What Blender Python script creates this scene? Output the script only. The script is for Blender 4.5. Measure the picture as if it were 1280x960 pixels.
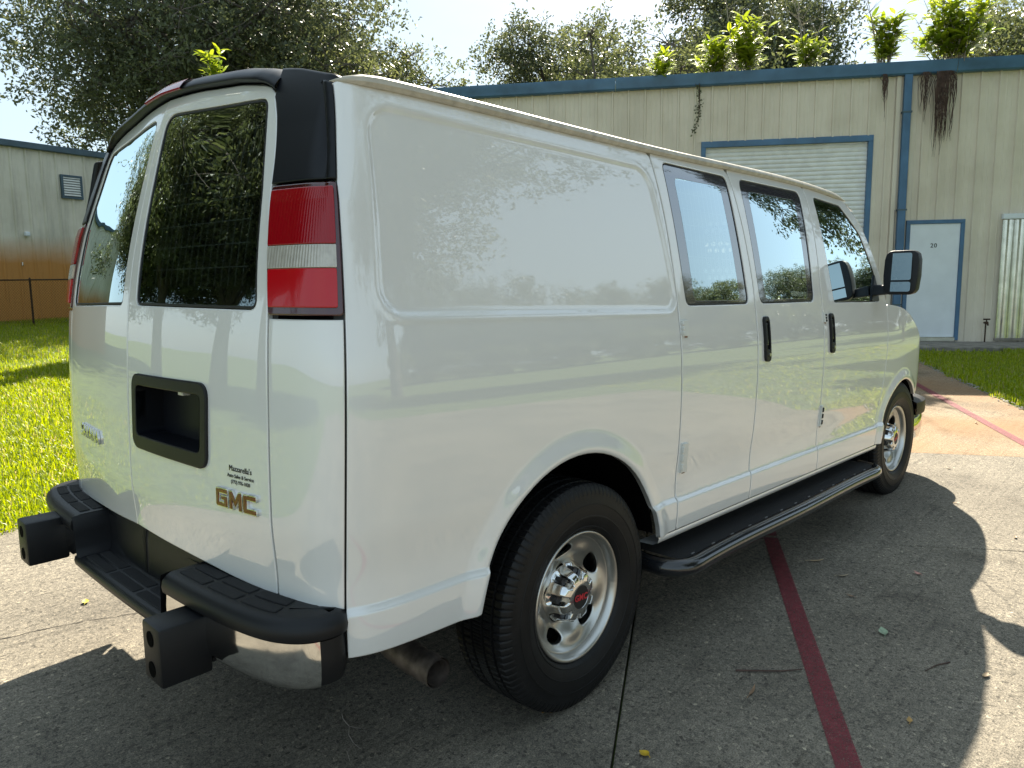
import bpy, bmesh, math, random
import numpy as np
from mathutils import Vector, Matrix
from mathutils.geometry import delaunay_2d_cdt
for o in list(bpy.data.objects): bpy.data.objects.remove(o)
rad=math.radians
scn=bpy.context.scene
# ------------------------------------------------------------------ camera
CAM=np.array([-1.89525,-2.43415,1.40840]); YAW,PIT,ROL=.750294515,-.128569516,-.0116658276
_f=np.array([math.cos(PIT)*math.cos(YAW),math.cos(PIT)*math.sin(YAW),math.sin(PIT)])
_r=np.array([math.sin(YAW),-math.cos(YAW),0]);_u=np.cross(_r,_f)
_r2=_r*math.cos(ROL)+_u*math.sin(ROL);_u2=-_r*math.sin(ROL)+_u*math.cos(ROL)
cd=bpy.data.cameras.new('camera');co=bpy.data.objects.new('camera',cd);scn.collection.objects.link(co)
M4=Matrix.Identity(4)
for i in range(3): M4[i][0],M4[i][1],M4[i][2],M4[i][3]=_r2[i],_u2[i],-_f[i],CAM[i]
co.matrix_world=M4
cd.sensor_width=36;cd.lens=36*932.685/1280;cd.clip_start=.05;cd.clip_end=2000
scn.camera=co
# ------------------------------------------------------------------ world and sun
SUN_EL,SUN_AZ=rad(42.8),rad(33.7)
w=bpy.data.worlds.new('World');scn.world=w;w.use_nodes=True
nt=w.node_tree;nt.nodes.clear()
wo=nt.nodes.new('ShaderNodeOutputWorld');bg=nt.nodes.new('ShaderNodeBackground')
sky=nt.nodes.new('ShaderNodeTexSky');sky.sky_type='NISHITA';sky.sun_disc=False
sky.sun_elevation=SUN_EL;sky.sun_rotation=rad(90)-SUN_AZ;sky.air_density=1.0;sky.dust_density=1.2;sky.ozone_density=1.0
tc=nt.nodes.new('ShaderNodeTexCoord');mp=nt.nodes.new('ShaderNodeMapping');mp.inputs['Scale'].default_value=(1,1,2.6)
nz=nt.nodes.new('ShaderNodeTexNoise');nz.inputs['Scale'].default_value=1.7;nz.inputs['Detail'].default_value=7;nz.inputs['Roughness'].default_value=.55
cr=nt.nodes.new('ShaderNodeValToRGB');cr.color_ramp.elements[0].position=.30;cr.color_ramp.elements[0].color=(.42,.42,.42,1);cr.color_ramp.elements[1].position=.72;cr.color_ramp.elements[1].color=(.93,.93,.93,1)
mx=nt.nodes.new('ShaderNodeMix');mx.data_type='RGBA';mx.inputs[7].default_value=(4.4,5.5,6.1,1)
L=nt.links.new
L(tc.outputs['Generated'],mp.inputs[0]);L(mp.outputs[0],nz.inputs['Vector']);L(nz.outputs['Fac'],cr.inputs[0]);L(cr.outputs[0],mx.inputs[0]);L(sky.outputs[0],mx.inputs[6]);L(mx.outputs[2],bg.inputs[0]);L(bg.outputs[0],wo.inputs[0])
bg.inputs[1].default_value=.061
sl=bpy.data.lights.new('sun','SUN');sl.energy=5.0;sl.angle=rad(.55);sl.color=(1,.91,.76)
so=bpy.data.objects.new('sun',sl);scn.collection.objects.link(so)
sd=Vector((math.cos(SUN_EL)*math.cos(SUN_AZ),math.cos(SUN_EL)*math.sin(SUN_AZ),math.sin(SUN_EL)))
so.rotation_euler=sd.to_track_quat('Z','Y').to_euler()
so.location=sd*40
vs=scn.view_settings;vs.view_transform='Standard';vs.look='None';vs.gamma=1;vs.exposure=1.6;vs.use_curve_mapping=False
# ------------------------------------------------------------------ helpers
def _sock(n,k): return n.inputs[k]
def mat(name,col,rough=.5,metal=0,coat=0,var=0,vscale=8,bump=0,bscale=60,spec=None,coatr=.03,detail=6,col2=None,trans=0):
    m=bpy.data.materials.new(name);m.use_nodes=True;t=m.node_tree;b=t.nodes['Principled BSDF']
    b.inputs['Base Color'].default_value=(*col,1);b.inputs['Roughness'].default_value=rough;b.inputs['Metallic'].default_value=metal
    b.inputs['Coat Weight'].default_value=coat;b.inputs['Coat Roughness'].default_value=coatr
    if spec is not None:b.inputs['Specular IOR Level'].default_value=spec
    c=t.nodes.new('ShaderNodeTexCoord')
    if var or col2:
        n=t.nodes.new('ShaderNodeTexNoise');n.inputs['Scale'].default_value=vscale;n.inputs['Detail'].default_value=detail
        t.links.new(c.outputs['Object'],n.inputs['Vector'])
        r=t.nodes.new('ShaderNodeValToRGB');r.color_ramp.elements[0].position=.3;r.color_ramp.elements[1].position=.7
        a=col2 or tuple(max(0,x*(1-var)) for x in col);d=col if col2 else tuple(x*(1+var) for x in col)
        r.color_ramp.elements[0].color=(*a,1);r.color_ramp.elements[1].color=(*d,1)
        t.links.new(n.outputs['Fac'],r.inputs[0]);t.links.new(r.outputs[0],b.inputs['Base Color'])
    if bump:
        n2=t.nodes.new('ShaderNodeTexNoise');n2.inputs['Scale'].default_value=bscale;n2.inputs['Detail'].default_value=4
        t.links.new(c.outputs['Object'],n2.inputs['Vector'])
        q=t.nodes.new('ShaderNodeBump');q.inputs['Strength'].default_value=bump;q.inputs['Distance'].default_value=.01
        t.links.new(n2.outputs['Fac'],q.inputs['Height']);t.links.new(q.outputs[0],b.inputs['Normal'])
    return m
def leafmat(name,c1,c2,tr=.45,gloss=.35,c3=None):
    m=bpy.data.materials.new(name);m.use_nodes=True;t=m.node_tree;t.nodes.clear()
    o=t.nodes.new('ShaderNodeOutputMaterial');g=t.nodes.new('ShaderNodeNewGeometry')
    r=t.nodes.new('ShaderNodeValToRGB');r.color_ramp.elements[0].color=(*c1,1);r.color_ramp.elements[1].color=(*c2,1)
    if c3:
        r.color_ramp.elements[1].position=.9;q=r.color_ramp.elements.new(.96);q.color=(*c3,1)
    t.links.new(g.outputs['Random Per Island'],r.inputs[0])
    p=t.nodes.new('ShaderNodeBsdfPrincipled');p.inputs['Roughness'].default_value=gloss
    h=t.nodes.new('ShaderNodeHueSaturation');h.inputs['Hue'].default_value=.485;h.inputs['Value'].default_value=1.5;h.inputs['Saturation'].default_value=1.1
    tl=t.nodes.new('ShaderNodeBsdfTranslucent');mi=t.nodes.new('ShaderNodeMixShader');mi.inputs[0].default_value=tr
    t.links.new(r.outputs[0],p.inputs['Base Color']);t.links.new(r.outputs[0],h.inputs['Color']);t.links.new(h.outputs[0],tl.inputs[0])
    t.links.new(p.outputs[0],mi.inputs[1]);t.links.new(tl.outputs[0],mi.inputs[2]);t.links.new(mi.outputs[0],o.inputs[0])
    return m
def glassmat(name,tint,boost=1.0,rough=0.0):
    m=bpy.data.materials.new(name);m.use_nodes=True;t=m.node_tree;t.nodes.clear()
    o=t.nodes.new('ShaderNodeOutputMaterial');tr=t.nodes.new('ShaderNodeBsdfTransparent');tr.inputs[0].default_value=(*tint,1)
    gl=t.nodes.new('ShaderNodeBsdfGlossy');gl.inputs['Roughness'].default_value=rough;gl.inputs['Color'].default_value=(.80,.95,1,1)
    fr=t.nodes.new('ShaderNodeFresnel');fr.inputs[0].default_value=1.55
    ml=t.nodes.new('ShaderNodeMath');ml.operation='MULTIPLY';ml.inputs[1].default_value=boost;ml.use_clamp=True
    mi=t.nodes.new('ShaderNodeMixShader')
    t.links.new(fr.outputs[0],ml.inputs[0]);t.links.new(ml.outputs[0],mi.inputs[0]);t.links.new(tr.outputs[0],mi.inputs[1]);t.links.new(gl.outputs[0],mi.inputs[2]);t.links.new(mi.outputs[0],o.inputs[0])
    return m
COL=scn.collection
def obj(name,me,m=None,parent=None):
    o=bpy.data.objects.new(name,me);COL.objects.link(o)
    if m is not None and me is not None and len(me.materials)==0: me.materials.append(m)
    if parent is not None:o.parent=parent
    return o
def tag(o,label,cat,group=None):
    o['label']=label;o['category']=cat
    if group:o['group']=group
    return o
def thing(name,label,cat,loc=(0,0,0),group=None,rz=0):
    o=bpy.data.objects.new(name,None);COL.objects.link(o);o.location=loc;o.rotation_euler=(0,0,rz);o.empty_display_size=.1
    return tag(o,label,cat,group)
def struct(o): o['kind']='structure';return o
class MB:
    def __init__(s): s.v=[];s.f=[]
    def add(s,vs,fs):
        b=len(s.v);s.v+= [tuple(map(float,x)) for x in vs];s.f+=[tuple(b+i for i in f) for f in fs];return s
    def box(s,c,h,rot=None):
        vs=[Vector((x*h[0],y*h[1],z*h[2])) for x in(-1,1) for y in(-1,1) for z in(-1,1)]
        if rot is not None: vs=[rot@v for v in vs]
        return s.add([v+Vector(c) for v in vs],[(0,1,3,2),(4,6,7,5),(0,4,5,1),(2,3,7,6),(0,2,6,4),(1,5,7,3)])
    def tube(s,pts,rs,n=8,cap=True):
        pts=[Vector(q) for q in pts];b=len(s.v)
        if not hasattr(rs,'__len__'):rs=[rs]*len(pts)
        pu=None
        for i,q in enumerate(pts):
            t=(pts[min(i+1,len(pts)-1)]-pts[max(i-1,0)]).normalized()
            if pu is None: pu=t.orthogonal().normalized()
            pu=(pu-t*pu.dot(t)).normalized();pv=t.cross(pu)
            for k in range(n):
                a=2*math.pi*k/n;s.v.append(tuple(q+(pu*math.cos(a)+pv*math.sin(a))*rs[i]))
        for i in range(len(pts)-1):
            for k in range(n):
                k2=(k+1)%n;s.f.append((b+i*n+k,b+i*n+k2,b+(i+1)*n+k2,b+(i+1)*n+k))
        if cap:
            s.f.append(tuple(b+k for k in range(n))[::-1]);s.f.append(tuple(b+(len(pts)-1)*n+k for k in range(n)))
        return s
    def loft(s,rows,closed=False):
        b=len(s.v);n=len(rows[0])
        for r in rows: s.v+=[tuple(map(float,q)) for q in r]
        for i in range(len(rows)-1):
            for k in range(n if closed else n-1):
                k2=(k+1)%n;s.f.append((b+i*n+k,b+i*n+k2,b+(i+1)*n+k2,b+(i+1)*n+k))
        return s
    def mesh(s,name,smooth=False,bevel=0,fix=True,seg=2):
        me=bpy.data.meshes.new(name);me.from_pydata(s.v,[],s.f)
        if fix or bevel:
            bm=bmesh.new();bm.from_mesh(me)
            if fix: bmesh.ops.recalc_face_normals(bm,faces=bm.faces)
            if bevel:
                ed=[e for e in bm.edges if len(e.link_faces)==2 and e.calc_face_angle(0)>.5]
                bmesh.ops.bevel(bm,geom=ed,offset=bevel,segments=seg,profile=.5,affect='EDGES')
            bm.to_mesh(me);bm.free()
        if smooth: sm(me,smooth if smooth is not True else 40)
        return me
def sm(me,deg=40):
    me.polygons.foreach_set('use_smooth',[True]*len(me.polygons))
    if deg<180: me.set_sharp_from_angle(angle=rad(deg))
def quick(name,V,F,smooth=False):
    me=bpy.data.meshes.new(name);V=np.asarray(V,np.float32);F=np.asarray(F,np.int32)
    me.vertices.add(len(V));me.vertices.foreach_set('co',V.ravel())
    k=F.shape[1];me.loops.add(F.size);me.loops.foreach_set('vertex_index',F.ravel())
    me.polygons.add(len(F));me.polygons.foreach_set('loop_start',np.arange(0,F.size,k,dtype=np.int32))
    me.update(calc_edges=True)
    if smooth: me.polygons.foreach_set('use_smooth',np.ones(len(F),bool))
    return me
def nspline(t,P):
    # natural cubic spline through P (n,k) at t -> callable
    t=np.asarray(t,float);P=np.asarray(P,float)
    if P.ndim==1:P=P[:,None]
    n=len(t);h=np.diff(t);A=np.zeros((n,n));B=np.zeros((n,P.shape[1]));A[0,0]=A[-1,-1]=1
    for i in range(1,n-1):
        A[i,i-1]=h[i-1];A[i,i]=2*(h[i-1]+h[i]);A[i,i+1]=h[i];B[i]=6*((P[i+1]-P[i])/h[i]-(P[i]-P[i-1])/h[i-1])
    M=np.linalg.solve(A,B)
    def f(x):
        x=np.clip(np.asarray(x,float),t[0],t[-1]);i=np.clip(np.searchsorted(t,x)-1,0,n-2);hh=h[i][...,None]
        a=(t[i+1]-x)[...,None];b=(x-t[i])[...,None]
        return M[i]*a**3/(6*hh)+M[i+1]*b**3/(6*hh)+(P[i]/hh-M[i]*hh/6)*a+(P[i+1]/hh-M[i+1]*hh/6)*b
    return f
def pch(zs,vs):
    # monotone (pchip) interpolation
    zs=np.array(zs,float);vs=np.array(vs,float);h=np.diff(zs);d=np.diff(vs)/h;m=np.zeros(len(zs))
    for i in range(1,len(zs)-1):
        if d[i-1]*d[i]>0:
            w1=2*h[i]+h[i-1];w2=h[i]+2*h[i-1];m[i]=(w1+w2)/(w1/d[i-1]+w2/d[i])
    m[0]=d[0];m[-1]=d[-1]
    def f(x):
        x=np.clip(np.asarray(x,float),zs[0],zs[-1]);i=np.clip(np.searchsorted(zs,x)-1,0,len(zs)-2)
        t=(x-zs[i])/h[i];return vs[i]*(1+2*t)*(1-t)**2+h[i]*m[i]*t*(1-t)**2+vs[i+1]*t*t*(3-2*t)+h[i]*m[i+1]*t*t*(t-1)
    return f
PL=np.array([(4.26,0),(4.245,-.3),(4.215,-.58),(4.145,-.80),(3.98,-.94),(3.72,-.985),(3.40,-1.0),(3.05,-1.0),(2.5,-1.0),(2.0,-1.),(1.5,-1.),(1.0,-1.),(.5,-1.),(0,-1.),(-.4,-1.),(-.62,-1.),(-.77,-.997),(-.86,-.984),(-.925,-.952),(-.962,-.90),(-.984,-.82),(-1.004,-.7),(-1.031,-.45),(-1.051,-.2),(-1.057,0)])
_t=np.r_[0,np.cumsum(np.hypot(*np.diff(PL,axis=0).T))]
_f=nspline(_t,PL);_d=_f(np.linspace(0,_t[-1],6000));_al=np.r_[0,np.cumsum(np.hypot(*np.diff(_d,axis=0).T))]
_k=np.argmin(abs(_d[:,0]-1.0));S_OF=_al[_k]+_d[_k,0]   # s = S_OF - arclength  (s==x on the straight side)
S0,S1=S_OF-_al[-1],S_OF
def plan(s):
    a=S_OF-np.asarray(s,float);x=np.interp(a,_al,_d[:,0]);y=np.interp(a,_al,_d[:,1]);return x,y
def s_at_y(y,rear=True):
    h=len(_d)//2
    if rear:return S_OF-np.interp(y,_d[h:,1],_al[h:])
    return S_OF-np.interp(-y,-_d[:h,1],_al[:h])
def s_at_x(x): return S_OF-np.interp(-x,-_d[:,0],_al)
TS=nspline([.30,.36,.42,.48,.55,.60,.68,.80,.95,1.08,1.20,1.34,1.5,1.65,1.8,1.9,1.97,2.04],[.10,.055,.018,.004,.0,.001,.004,.005,.001,.001,.007,.024,.045,.068,.096,.122,.155,.21])
TR=nspline([.30,.5,.7,.9,1.1,1.36,1.6,1.8,1.9,2.0,2.08],[.0,.0,.0,.003,.012,.034,.082,.135,.165,.21,.265])
SH=.022
def sstep(a,b,x):
    t=np.clip((x-a)/(b-a),0,1);return t*t*(3-2*t)
def sdrb(s,z,c,h,r):
    qx=abs(s-c[0])-h[0]+r;qz=abs(z-c[1])-h[1]+r
    return np.hypot(np.maximum(qx,0),np.maximum(qz,0))+np.minimum(np.maximum(qx,qz),0)-r
ARC=[(-.03,.40,.475),(3.44,.40,.455)]
DISP=[]
def disp(s,z):
    d=np.zeros(np.broadcast(s,z).shape)
    for cx,cz,r in ARC:
        q=np.hypot(s-cx,np.maximum(z,cz-.1)-cz)-r
        w=(1-sstep(.0,.085,q))
        d=d+.016*w*sstep(-.03,.02,q)
    d=d-.012*sstep(.596,.616,z)*(1-.8*sstep(.66,.82,z))
    for f in DISP:d=d+f(s,z)
    return d
def P(s,z,off=0.,shear=True):
    s,z=np.broadcast_arrays(np.asarray(s,float),np.asarray(z,float))
    e=1e-3;x,y=plan(s);x1,y1=plan(s-e);x2,y2=plan(s+e)
    tx,ty=x2-x1,y2-y1;L=np.hypot(tx,ty);tx/=L;ty/=L
    nx,ny=ty,-tx      # outward: for side t=(1,0) -> n=(0,-1)
    ts=TS(z)[...,0];tr=TR(z)[...,0]
    gc=np.interp(z,[1.45,1.6,1.8,1.95,2.05],[0,.006,.055,.085,.095])*2*abs(nx*ny)*(nx<0)
    ins=gc+ny*ny*ts+nx*nx*np.where(nx<0,tr,.35*ts)
    d=disp(s,z)+off-ins
    X=x+nx*d;Y=y+ny*d
    return np.stack([X,Y,z-(SH*X if shear else 0)],-1)
def N(s,z):
    e=2e-3;a=P(np.asarray(s)+e,z)-P(np.asarray(s)-e,z);b=P(s,np.asarray(z)+e)-P(s,np.asarray(z)-e)
    n=np.cross(a,b);return n/np.linalg.norm(n,axis=-1,keepdims=True)
# ------------------------------------------------------------------ sheet-metal panels cut from the body surface
def inpoly(pt,poly):
    x,y=pt[:,0],pt[:,1];c=np.zeros(len(pt),bool);n=len(poly)
    for i in range(n):
        x1,y1=poly[i];x2,y2=poly[i-1]
        if y1==y2: continue
        k=((y1>y)!=(y2>y))&(x<(x2-x1)*(y-y1)/(y2-y1)+x1);c^=k
    return c
def segdist(pt,poly):
    d=np.full(len(pt),9.)
    for i in range(len(poly)):
        a=np.array(poly[i-1]);b=np.array(poly[i]);ab=b-a;t=np.clip(((pt-a)@ab)/max(ab@ab,1e-12),0,1)
        d=np.minimum(d,np.hypot(*(pt-a-t[:,None]*ab).T))
    return d
def area(p):
    p=np.asarray(p);return .5*np.sum(p[:,0]*np.roll(p[:,1],-1)-np.roll(p[:,0],-1)*p[:,1])
def resamp(poly,step):
    o=[]
    for i in range(len(poly)):
        a=np.array(poly[i],float);b=np.array(poly[(i+1)%len(poly)],float);n=max(1,int(math.ceil(np.hypot(*(b-a))/step)))
        for k in range(n):o.append(a+(b-a)*k/n)
    return np.array(o)
def dedup(poly,e=1e-4):
    o=[]
    for q in poly:
        if not o or math.hypot(q[0]-o[-1][0],q[1]-o[-1][1])>e:o.append((float(q[0]),float(q[1])))
    if math.hypot(o[0][0]-o[-1][0],o[0][1]-o[-1][1])<e:o.pop()
    return o
def inset(poly,d):
    p=np.asarray(poly,float)
    if area(p)<0:p=p[::-1]
    e1=p-np.roll(p,1,0);e2=np.roll(p,-1,0)-p
    n1=np.stack([-e1[:,1],e1[:,0]],1);n2=np.stack([-e2[:,1],e2[:,0]],1)
    n1/=np.linalg.norm(n1,axis=1,keepdims=True)+1e-12;n2/=np.linalg.norm(n2,axis=1,keepdims=True)+1e-12
    b=n1+n2;L=np.linalg.norm(b,axis=1,keepdims=True);b/=L+1e-9
    c=np.clip((b*n1).sum(1,keepdims=True),.4,1)
    return p+b*d/c
def rp(pts,r=.03,k=6):
    o=[];n=len(pts)
    for i in range(n):
        q=pts[i];rr=q[2] if len(q)>2 else r
        a=np.array(pts[i-1][:2],float);b=np.array(q[:2],float);c=np.array(pts[(i+1)%n][:2],float)
        u=a-b;v=c-b;lu=np.hypot(*u);lv=np.hypot(*v);u/=lu;v/=lv
        ang=math.acos(np.clip(u@v,-1,1))
        if rr<=0 or ang>3.1: o.append(tuple(b));continue
        t=min(rr/math.tan(ang/2),.48*lu,.48*lv);p0=b+u*t;p1=b+v*t
        for j in range(k+1):
            f=j/k;o.append(tuple((1-f)**2*p0+2*f*(1-f)*b+f*f*p1))
    return dedup(o)
def cdt(loops,pts):
    V=[];E=[]
    for lp in loops:
        b=len(V);V+=[Vector(q) for q in lp];E+=[(b+i,b+(i+1)%len(lp)) for i in range(len(lp))]
    V+=[Vector(q) for q in pts]
    vo,eo,fo,ov,_,_2=delaunay_2d_cdt(V,E,[],0,1e-7)
    return np.array([tuple(v) for v in vo]),np.array([f for f in fo if len(f)==3],int),ov
def panelmesh(name,outline,holes=(),off=0.,fine=.014,coarse=3,depth=.02,feat=None,extra=None,bev=.004,mirror=False,surf=None,skirt=True,step=None):
    S=surf or P
    loops=[]
    for i,pl in enumerate([outline]+list(holes)):
        pl=np.array(dedup(pl));a=area(pl)
        if (a<0): pl=pl[::-1]
        if step or fine: pl=resamp(pl,step or fine*1.3)
        loops.append(pl)
    ins=[inset(pl,bev if i==0 else -bev) for i,pl in enumerate(loops)]
    o=loops[0];mn=o.min(0);mx_=o.max(0)
    gx=np.arange(math.floor(mn[0]/fine),math.ceil(mx_[0]/fine)+1);gz=np.arange(math.floor(mn[1]/fine),math.ceil(mx_[1]/fine)+1)
    I,J=np.meshgrid(gx,gz,indexing='ij');pt=np.stack([I.ravel()*fine,J.ravel()*fine],1)
    keep=((I.ravel()%coarse)==0)&((J.ravel()%coarse)==0)
    if feat is not None: keep|=feat(pt[:,0],pt[:,1])
    pt=pt[keep];pt=pt+np.random.RandomState(1).uniform(-.08,.08,pt.shape)*fine
    m=inpoly(pt,loops[0]);pt=pt[m]
    for h in loops[1:]:
        pt=pt[~inpoly(pt,h)]
    d=np.full(len(pt),9.)
    for lp in loops:d=np.minimum(d,segdist(pt,lp))
    pt=pt[d>bev+fine*.45]
    nl=sum(len(l) for l in loops)
    v,f,ov=cdt(list(loops)+list(ins),pt)
    cen=v[f].mean(1);ok=inpoly(cen,loops[0])
    for h in loops[1:]:ok&=~inpoly(cen,h)
    f=f[ok]
    isb=np.array([any(k<nl for k in q) for q in ov])
    ex=extra(v[:,0],v[:,1]) if extra is not None else 0.
    X=S(v[:,0],v[:,1],off+ex-np.where(isb,.45*bev,0))
    e=1.5e-3
    def SS(a,b): return S(a,b,off+(extra(a,b) if extra is not None else 0.))
    du=SS(v[:,0]+e,v[:,1])-SS(v[:,0]-e,v[:,1]);dv=SS(v[:,0],v[:,1]+e)-SS(v[:,0],v[:,1]-e)
    nn=np.cross(du,dv);nn/=np.linalg.norm(nn,axis=1,keepdims=True)+1e-12
    du/=np.linalg.norm(du,axis=1,keepdims=True)+1e-12;dv/=np.linalg.norm(dv,axis=1,keepdims=True)+1e-12
    # boundary normals lean outwards (rolled edge)
    base=0;V=[tuple(q) for q in X]
    idx={}
    for i,q in enumerate(ov):
        for k in q:idx[k]=i
    # orientation
    t=f[:1];vv=X[f];fn=np.cross(vv[:,1]-vv[:,0],vv[:,2]-vv[:,0]);flip=(fn*nn[f[:,0]]).sum(1)<0
    f[flip]=f[flip][:,::-1]
    F=[tuple(q) for q in f];NR=[None]*len(V);b0=0
    for li,lp in enumerate(loops):
        n=len(lp);out=lp-ins[li];out/=np.linalg.norm(out,axis=1,keepdims=True)+1e-12
        ring=[]
        for k in range(n):
            i=idx.get(b0+k)
            lat=du[i]*out[k,0]+dv[i]*out[k,1];q=nn[i]+.75*lat;nn[i]=q/np.linalg.norm(q)
            ring.append((i,lat))
        if skirt:
            s0=len(V)
            wn=[]
            for k,(i,lat) in enumerate(ring):
                V.append(V[i]);V.append(tuple(S(lp[k,0],lp[k,1],off-depth)));NR+= [lat,lat]
            for k in range(n):
                k2=(k+1)%n;a,bq,c,d_=s0+2*k,s0+2*k2,s0+2*k2+1,s0+2*k+1
                pa,pb,pc=np.array(V[a]),np.array(V[bq]),np.array(V[c])
                if np.dot(np.cross(pb-pa,pc-pa),ring[k][1])<0: F.append((a,d_,c,bq))
                else: F.append((a,bq,c,d_))
        b0+=n
    for i in range(len(nn)):NR[i]=nn[i]
    V=np.array(V);NR=np.array(NR)
    if mirror:
        V=V*np.array([1,-1,1]);NR=NR*np.array([1,-1,1]);F=[q[::-1] for q in F]
    me=bpy.data.meshes.new(name);me.from_pydata(V.tolist(),[],F)
    me.polygons.foreach_set('use_smooth',[True]*len(me.polygons))
    me.normals_split_custom_set_from_vertices(NR.tolist())
    return me
def panel(name,outline,m,parent,**k):
    return obj(name,panelmesh(name,outline,**k),m,parent)
def mirror_mesh(me,name=None):
    bm=bmesh.new();bm.from_mesh(me)
    for v in bm.verts:v.co.y*=-1
    bmesh.ops.reverse_faces(bm,faces=bm.faces)
    d=bpy.data.meshes.new(name or me.name);bm.to_mesh(d);bm.free()
    for m in me.materials:d.materials.append(m)
    if any(p_.use_smooth for p_ in d.polygons): d.set_sharp_from_angle(angle=rad(40))
    return d
def textmesh(body,size,extrude=0.,offset=0.,align='CENTER',spacing=1.):
    c=bpy.data.curves.new('lettering','FONT');c.body=body;c.size=size;c.extrude=extrude;c.offset=offset;c.align_x=align;c.resolution_u=3;c.space_character=spacing
    o=bpy.data.objects.new('lettering',c);COL.objects.link(o)
    dg=bpy.context.evaluated_depsgraph_get();me=bpy.data.meshes.new_from_object(o.evaluated_get(dg))
    bpy.data.objects.remove(o);bpy.data.curves.remove(c)
    return me
def mapmesh(me,fn):
    for v in me.vertices:v.co=fn(*v.co)
    me.update();return me
# ------------------------------------------------------------------ materials of the van
M={}
M['paint']=mat('white_paint',(.75,.752,.735),.35,coat=1,spec=.5,coatr=.012)
M['paint'].node_tree.nodes['Principled BSDF'].inputs['Coat IOR'].default_value=2.02
M['black']=mat('black_plastic',(.006,.0065,.008),.45,spec=.35,bump=.12,bscale=900)
M['trim']=mat('satin_black_trim',(.005,.006,.009),.38,spec=.28)
M['rubber']=mat('tyre_rubber',(.007,.007,.0075),.5,spec=.3,var=.25,vscale=20,bump=.1,bscale=400)
M['seal']=mat('window_seal',(.01,.01,.011),.45)
M['chrome']=mat('chrome',(.74,.74,.73),.09,metal=1,bump=.01,bscale=30)
M['steel']=mat('wheel_steel',(.56,.55,.52),.33,metal=1,bump=.02,bscale=80)
M['dark']=mat('underbody',(.003,.003,.003),.9,spec=.03)
M['liner']=mat('cargo_interior',(.06,.06,.062),.8)
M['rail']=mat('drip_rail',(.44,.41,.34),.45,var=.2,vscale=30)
M['red']=mat('red_lens',(.27,.002,.007),.14,spec=.3,coat=.45)
M['red2']=mat('red_reflector',(.46,.004,.009),.14,spec=.35,coat=.45)
M['redd']=mat('lamp_housing',(.05,.002,.005),.2,coat=1)
M['clear']=mat('clear_lens',(.48,.455,.40),.2,metal=.3,var=.12,vscale=60)
M['glass']=glassmat('tinted_glass',(.30,.32,.31),3.2)
M['fglass']=glassmat('window_glass',(.62,.68,.66),5.6)
M['wsglass']=glassmat('windscreen_glass',(.82,.86,.84),1.3)
M['frit']=mat('glass_border',(.045,.042,.06),.03,coat=1,spec=.7)
M['frit'].node_tree.nodes['Principled BSDF'].inputs['Coat IOR'].default_value=2.6
M['mirror']=mat('mirror_glass',(.42,.45,.44),.01,metal=1)
M['exh']=mat('exhaust_steel',(.16,.13,.11),.6,metal=.7,var=.5,vscale=25)
M['bform']=mat('grey_partition',(.62,.62,.6),.5)
M['wire']=mat('guard_wire',(.80,.84,.80),.5)
M['stud']=mat('scuffed_stud',(.22,.22,.22),.5)
M['seat']=mat('seat_cloth',(.03,.03,.033),.8)
M['board']=mat('black_step_tube',(.012,.013,.015),.16,coat=.6)
M['grit']=mat('step_grit',(.010,.010,.011),.85,bump=.5,bscale=700)
M['text']=mat('black_vinyl',(.01,.01,.01),.5)
M['badge']=mat('badge_red',(.16,.02,.01),.15,coat=1,metal=.4)
M['redtxt']=mat('badge_red_print',(.55,.03,.04),.4)
M['lug']=mat('lug_black',(.02,.02,.022),.4)
M['hinge']=mat('hinge_paint',(.66,.67,.63),.4,coat=.4)
M['rust']=mat('hinge_rust',(.20,.09,.04),.8)
# ------------------------------------------------------------------ the van
van=thing('cargo_van','white cargo van with black rear step bumper parked on the concrete driveway','van')
G=.003
sm1=pch([.40,.49,.9,1.29,1.6,1.97],[.56,.565,.588,.592,.575,.52])
sm2=pch([.40,.49,.9,1.35,1.6,1.97],[1.18,1.19,1.235,1.248,1.22,1.135])
sm3=pch([.40,.49,.9,1.27,1.6,1.97],[1.965,1.972,2.008,2.024,2.02,1.985])
sm4=pch([.40,.49,.62,.75,.9,1.05,1.2,1.33],[2.90,2.905,2.935,2.985,3.03,3.055,3.07,3.082])
ZR=pch([-.9,-.8,.5,2.0,2.55,2.7],[1.888,1.893,1.915,1.955,1.935,1.915])
BOT=.488
def sline(fn,z0,z1,d=0,n=26):
    return [(float(fn(z))+d,float(z)) for z in np.linspace(z0,z1,n)]
def arcpts(k,z,n=30):
    cx,cz,r=ARC[k];a=math.asin(max(-1,min(1,(z-cz)/r)))
    return [(cx+r*math.cos(t),cz+r*math.sin(t)) for t in np.linspace(a,math.pi-a,n)]
# stamped rectangle on the quarter panel
STC=((-.115),1.585);STH=(.655,.255)
def stamp(s,z):
    q=sdrb(s+.05*(z-1.585)/.25*np.where(s>0,1,-.35),z,STC,STH,.075)
    return -.0065*(1-sstep(-.012,.020,q))+.003*np.exp(-((q-.006)/.012)**2)
DISP.append(stamp)
# window surround: shallow press round the windows of doors
def ftr(s,z):
    k=np.zeros(np.shape(s),bool)
    for cx,cz,r in ARC:
        k|=abs(np.hypot(s-cx,np.maximum(z,cz-.1)-cz)-r-.03)<.085
    k|=(abs(sdrb(s+.05*(z-1.585)/.25*np.where(s>0,1,-.35),z,STC,STH,.075))<.03)
    k|=abs(z-.615)<.04
    k|=s<-.7
    k|=z<.53
    k|=s>3.6
    return k
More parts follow.
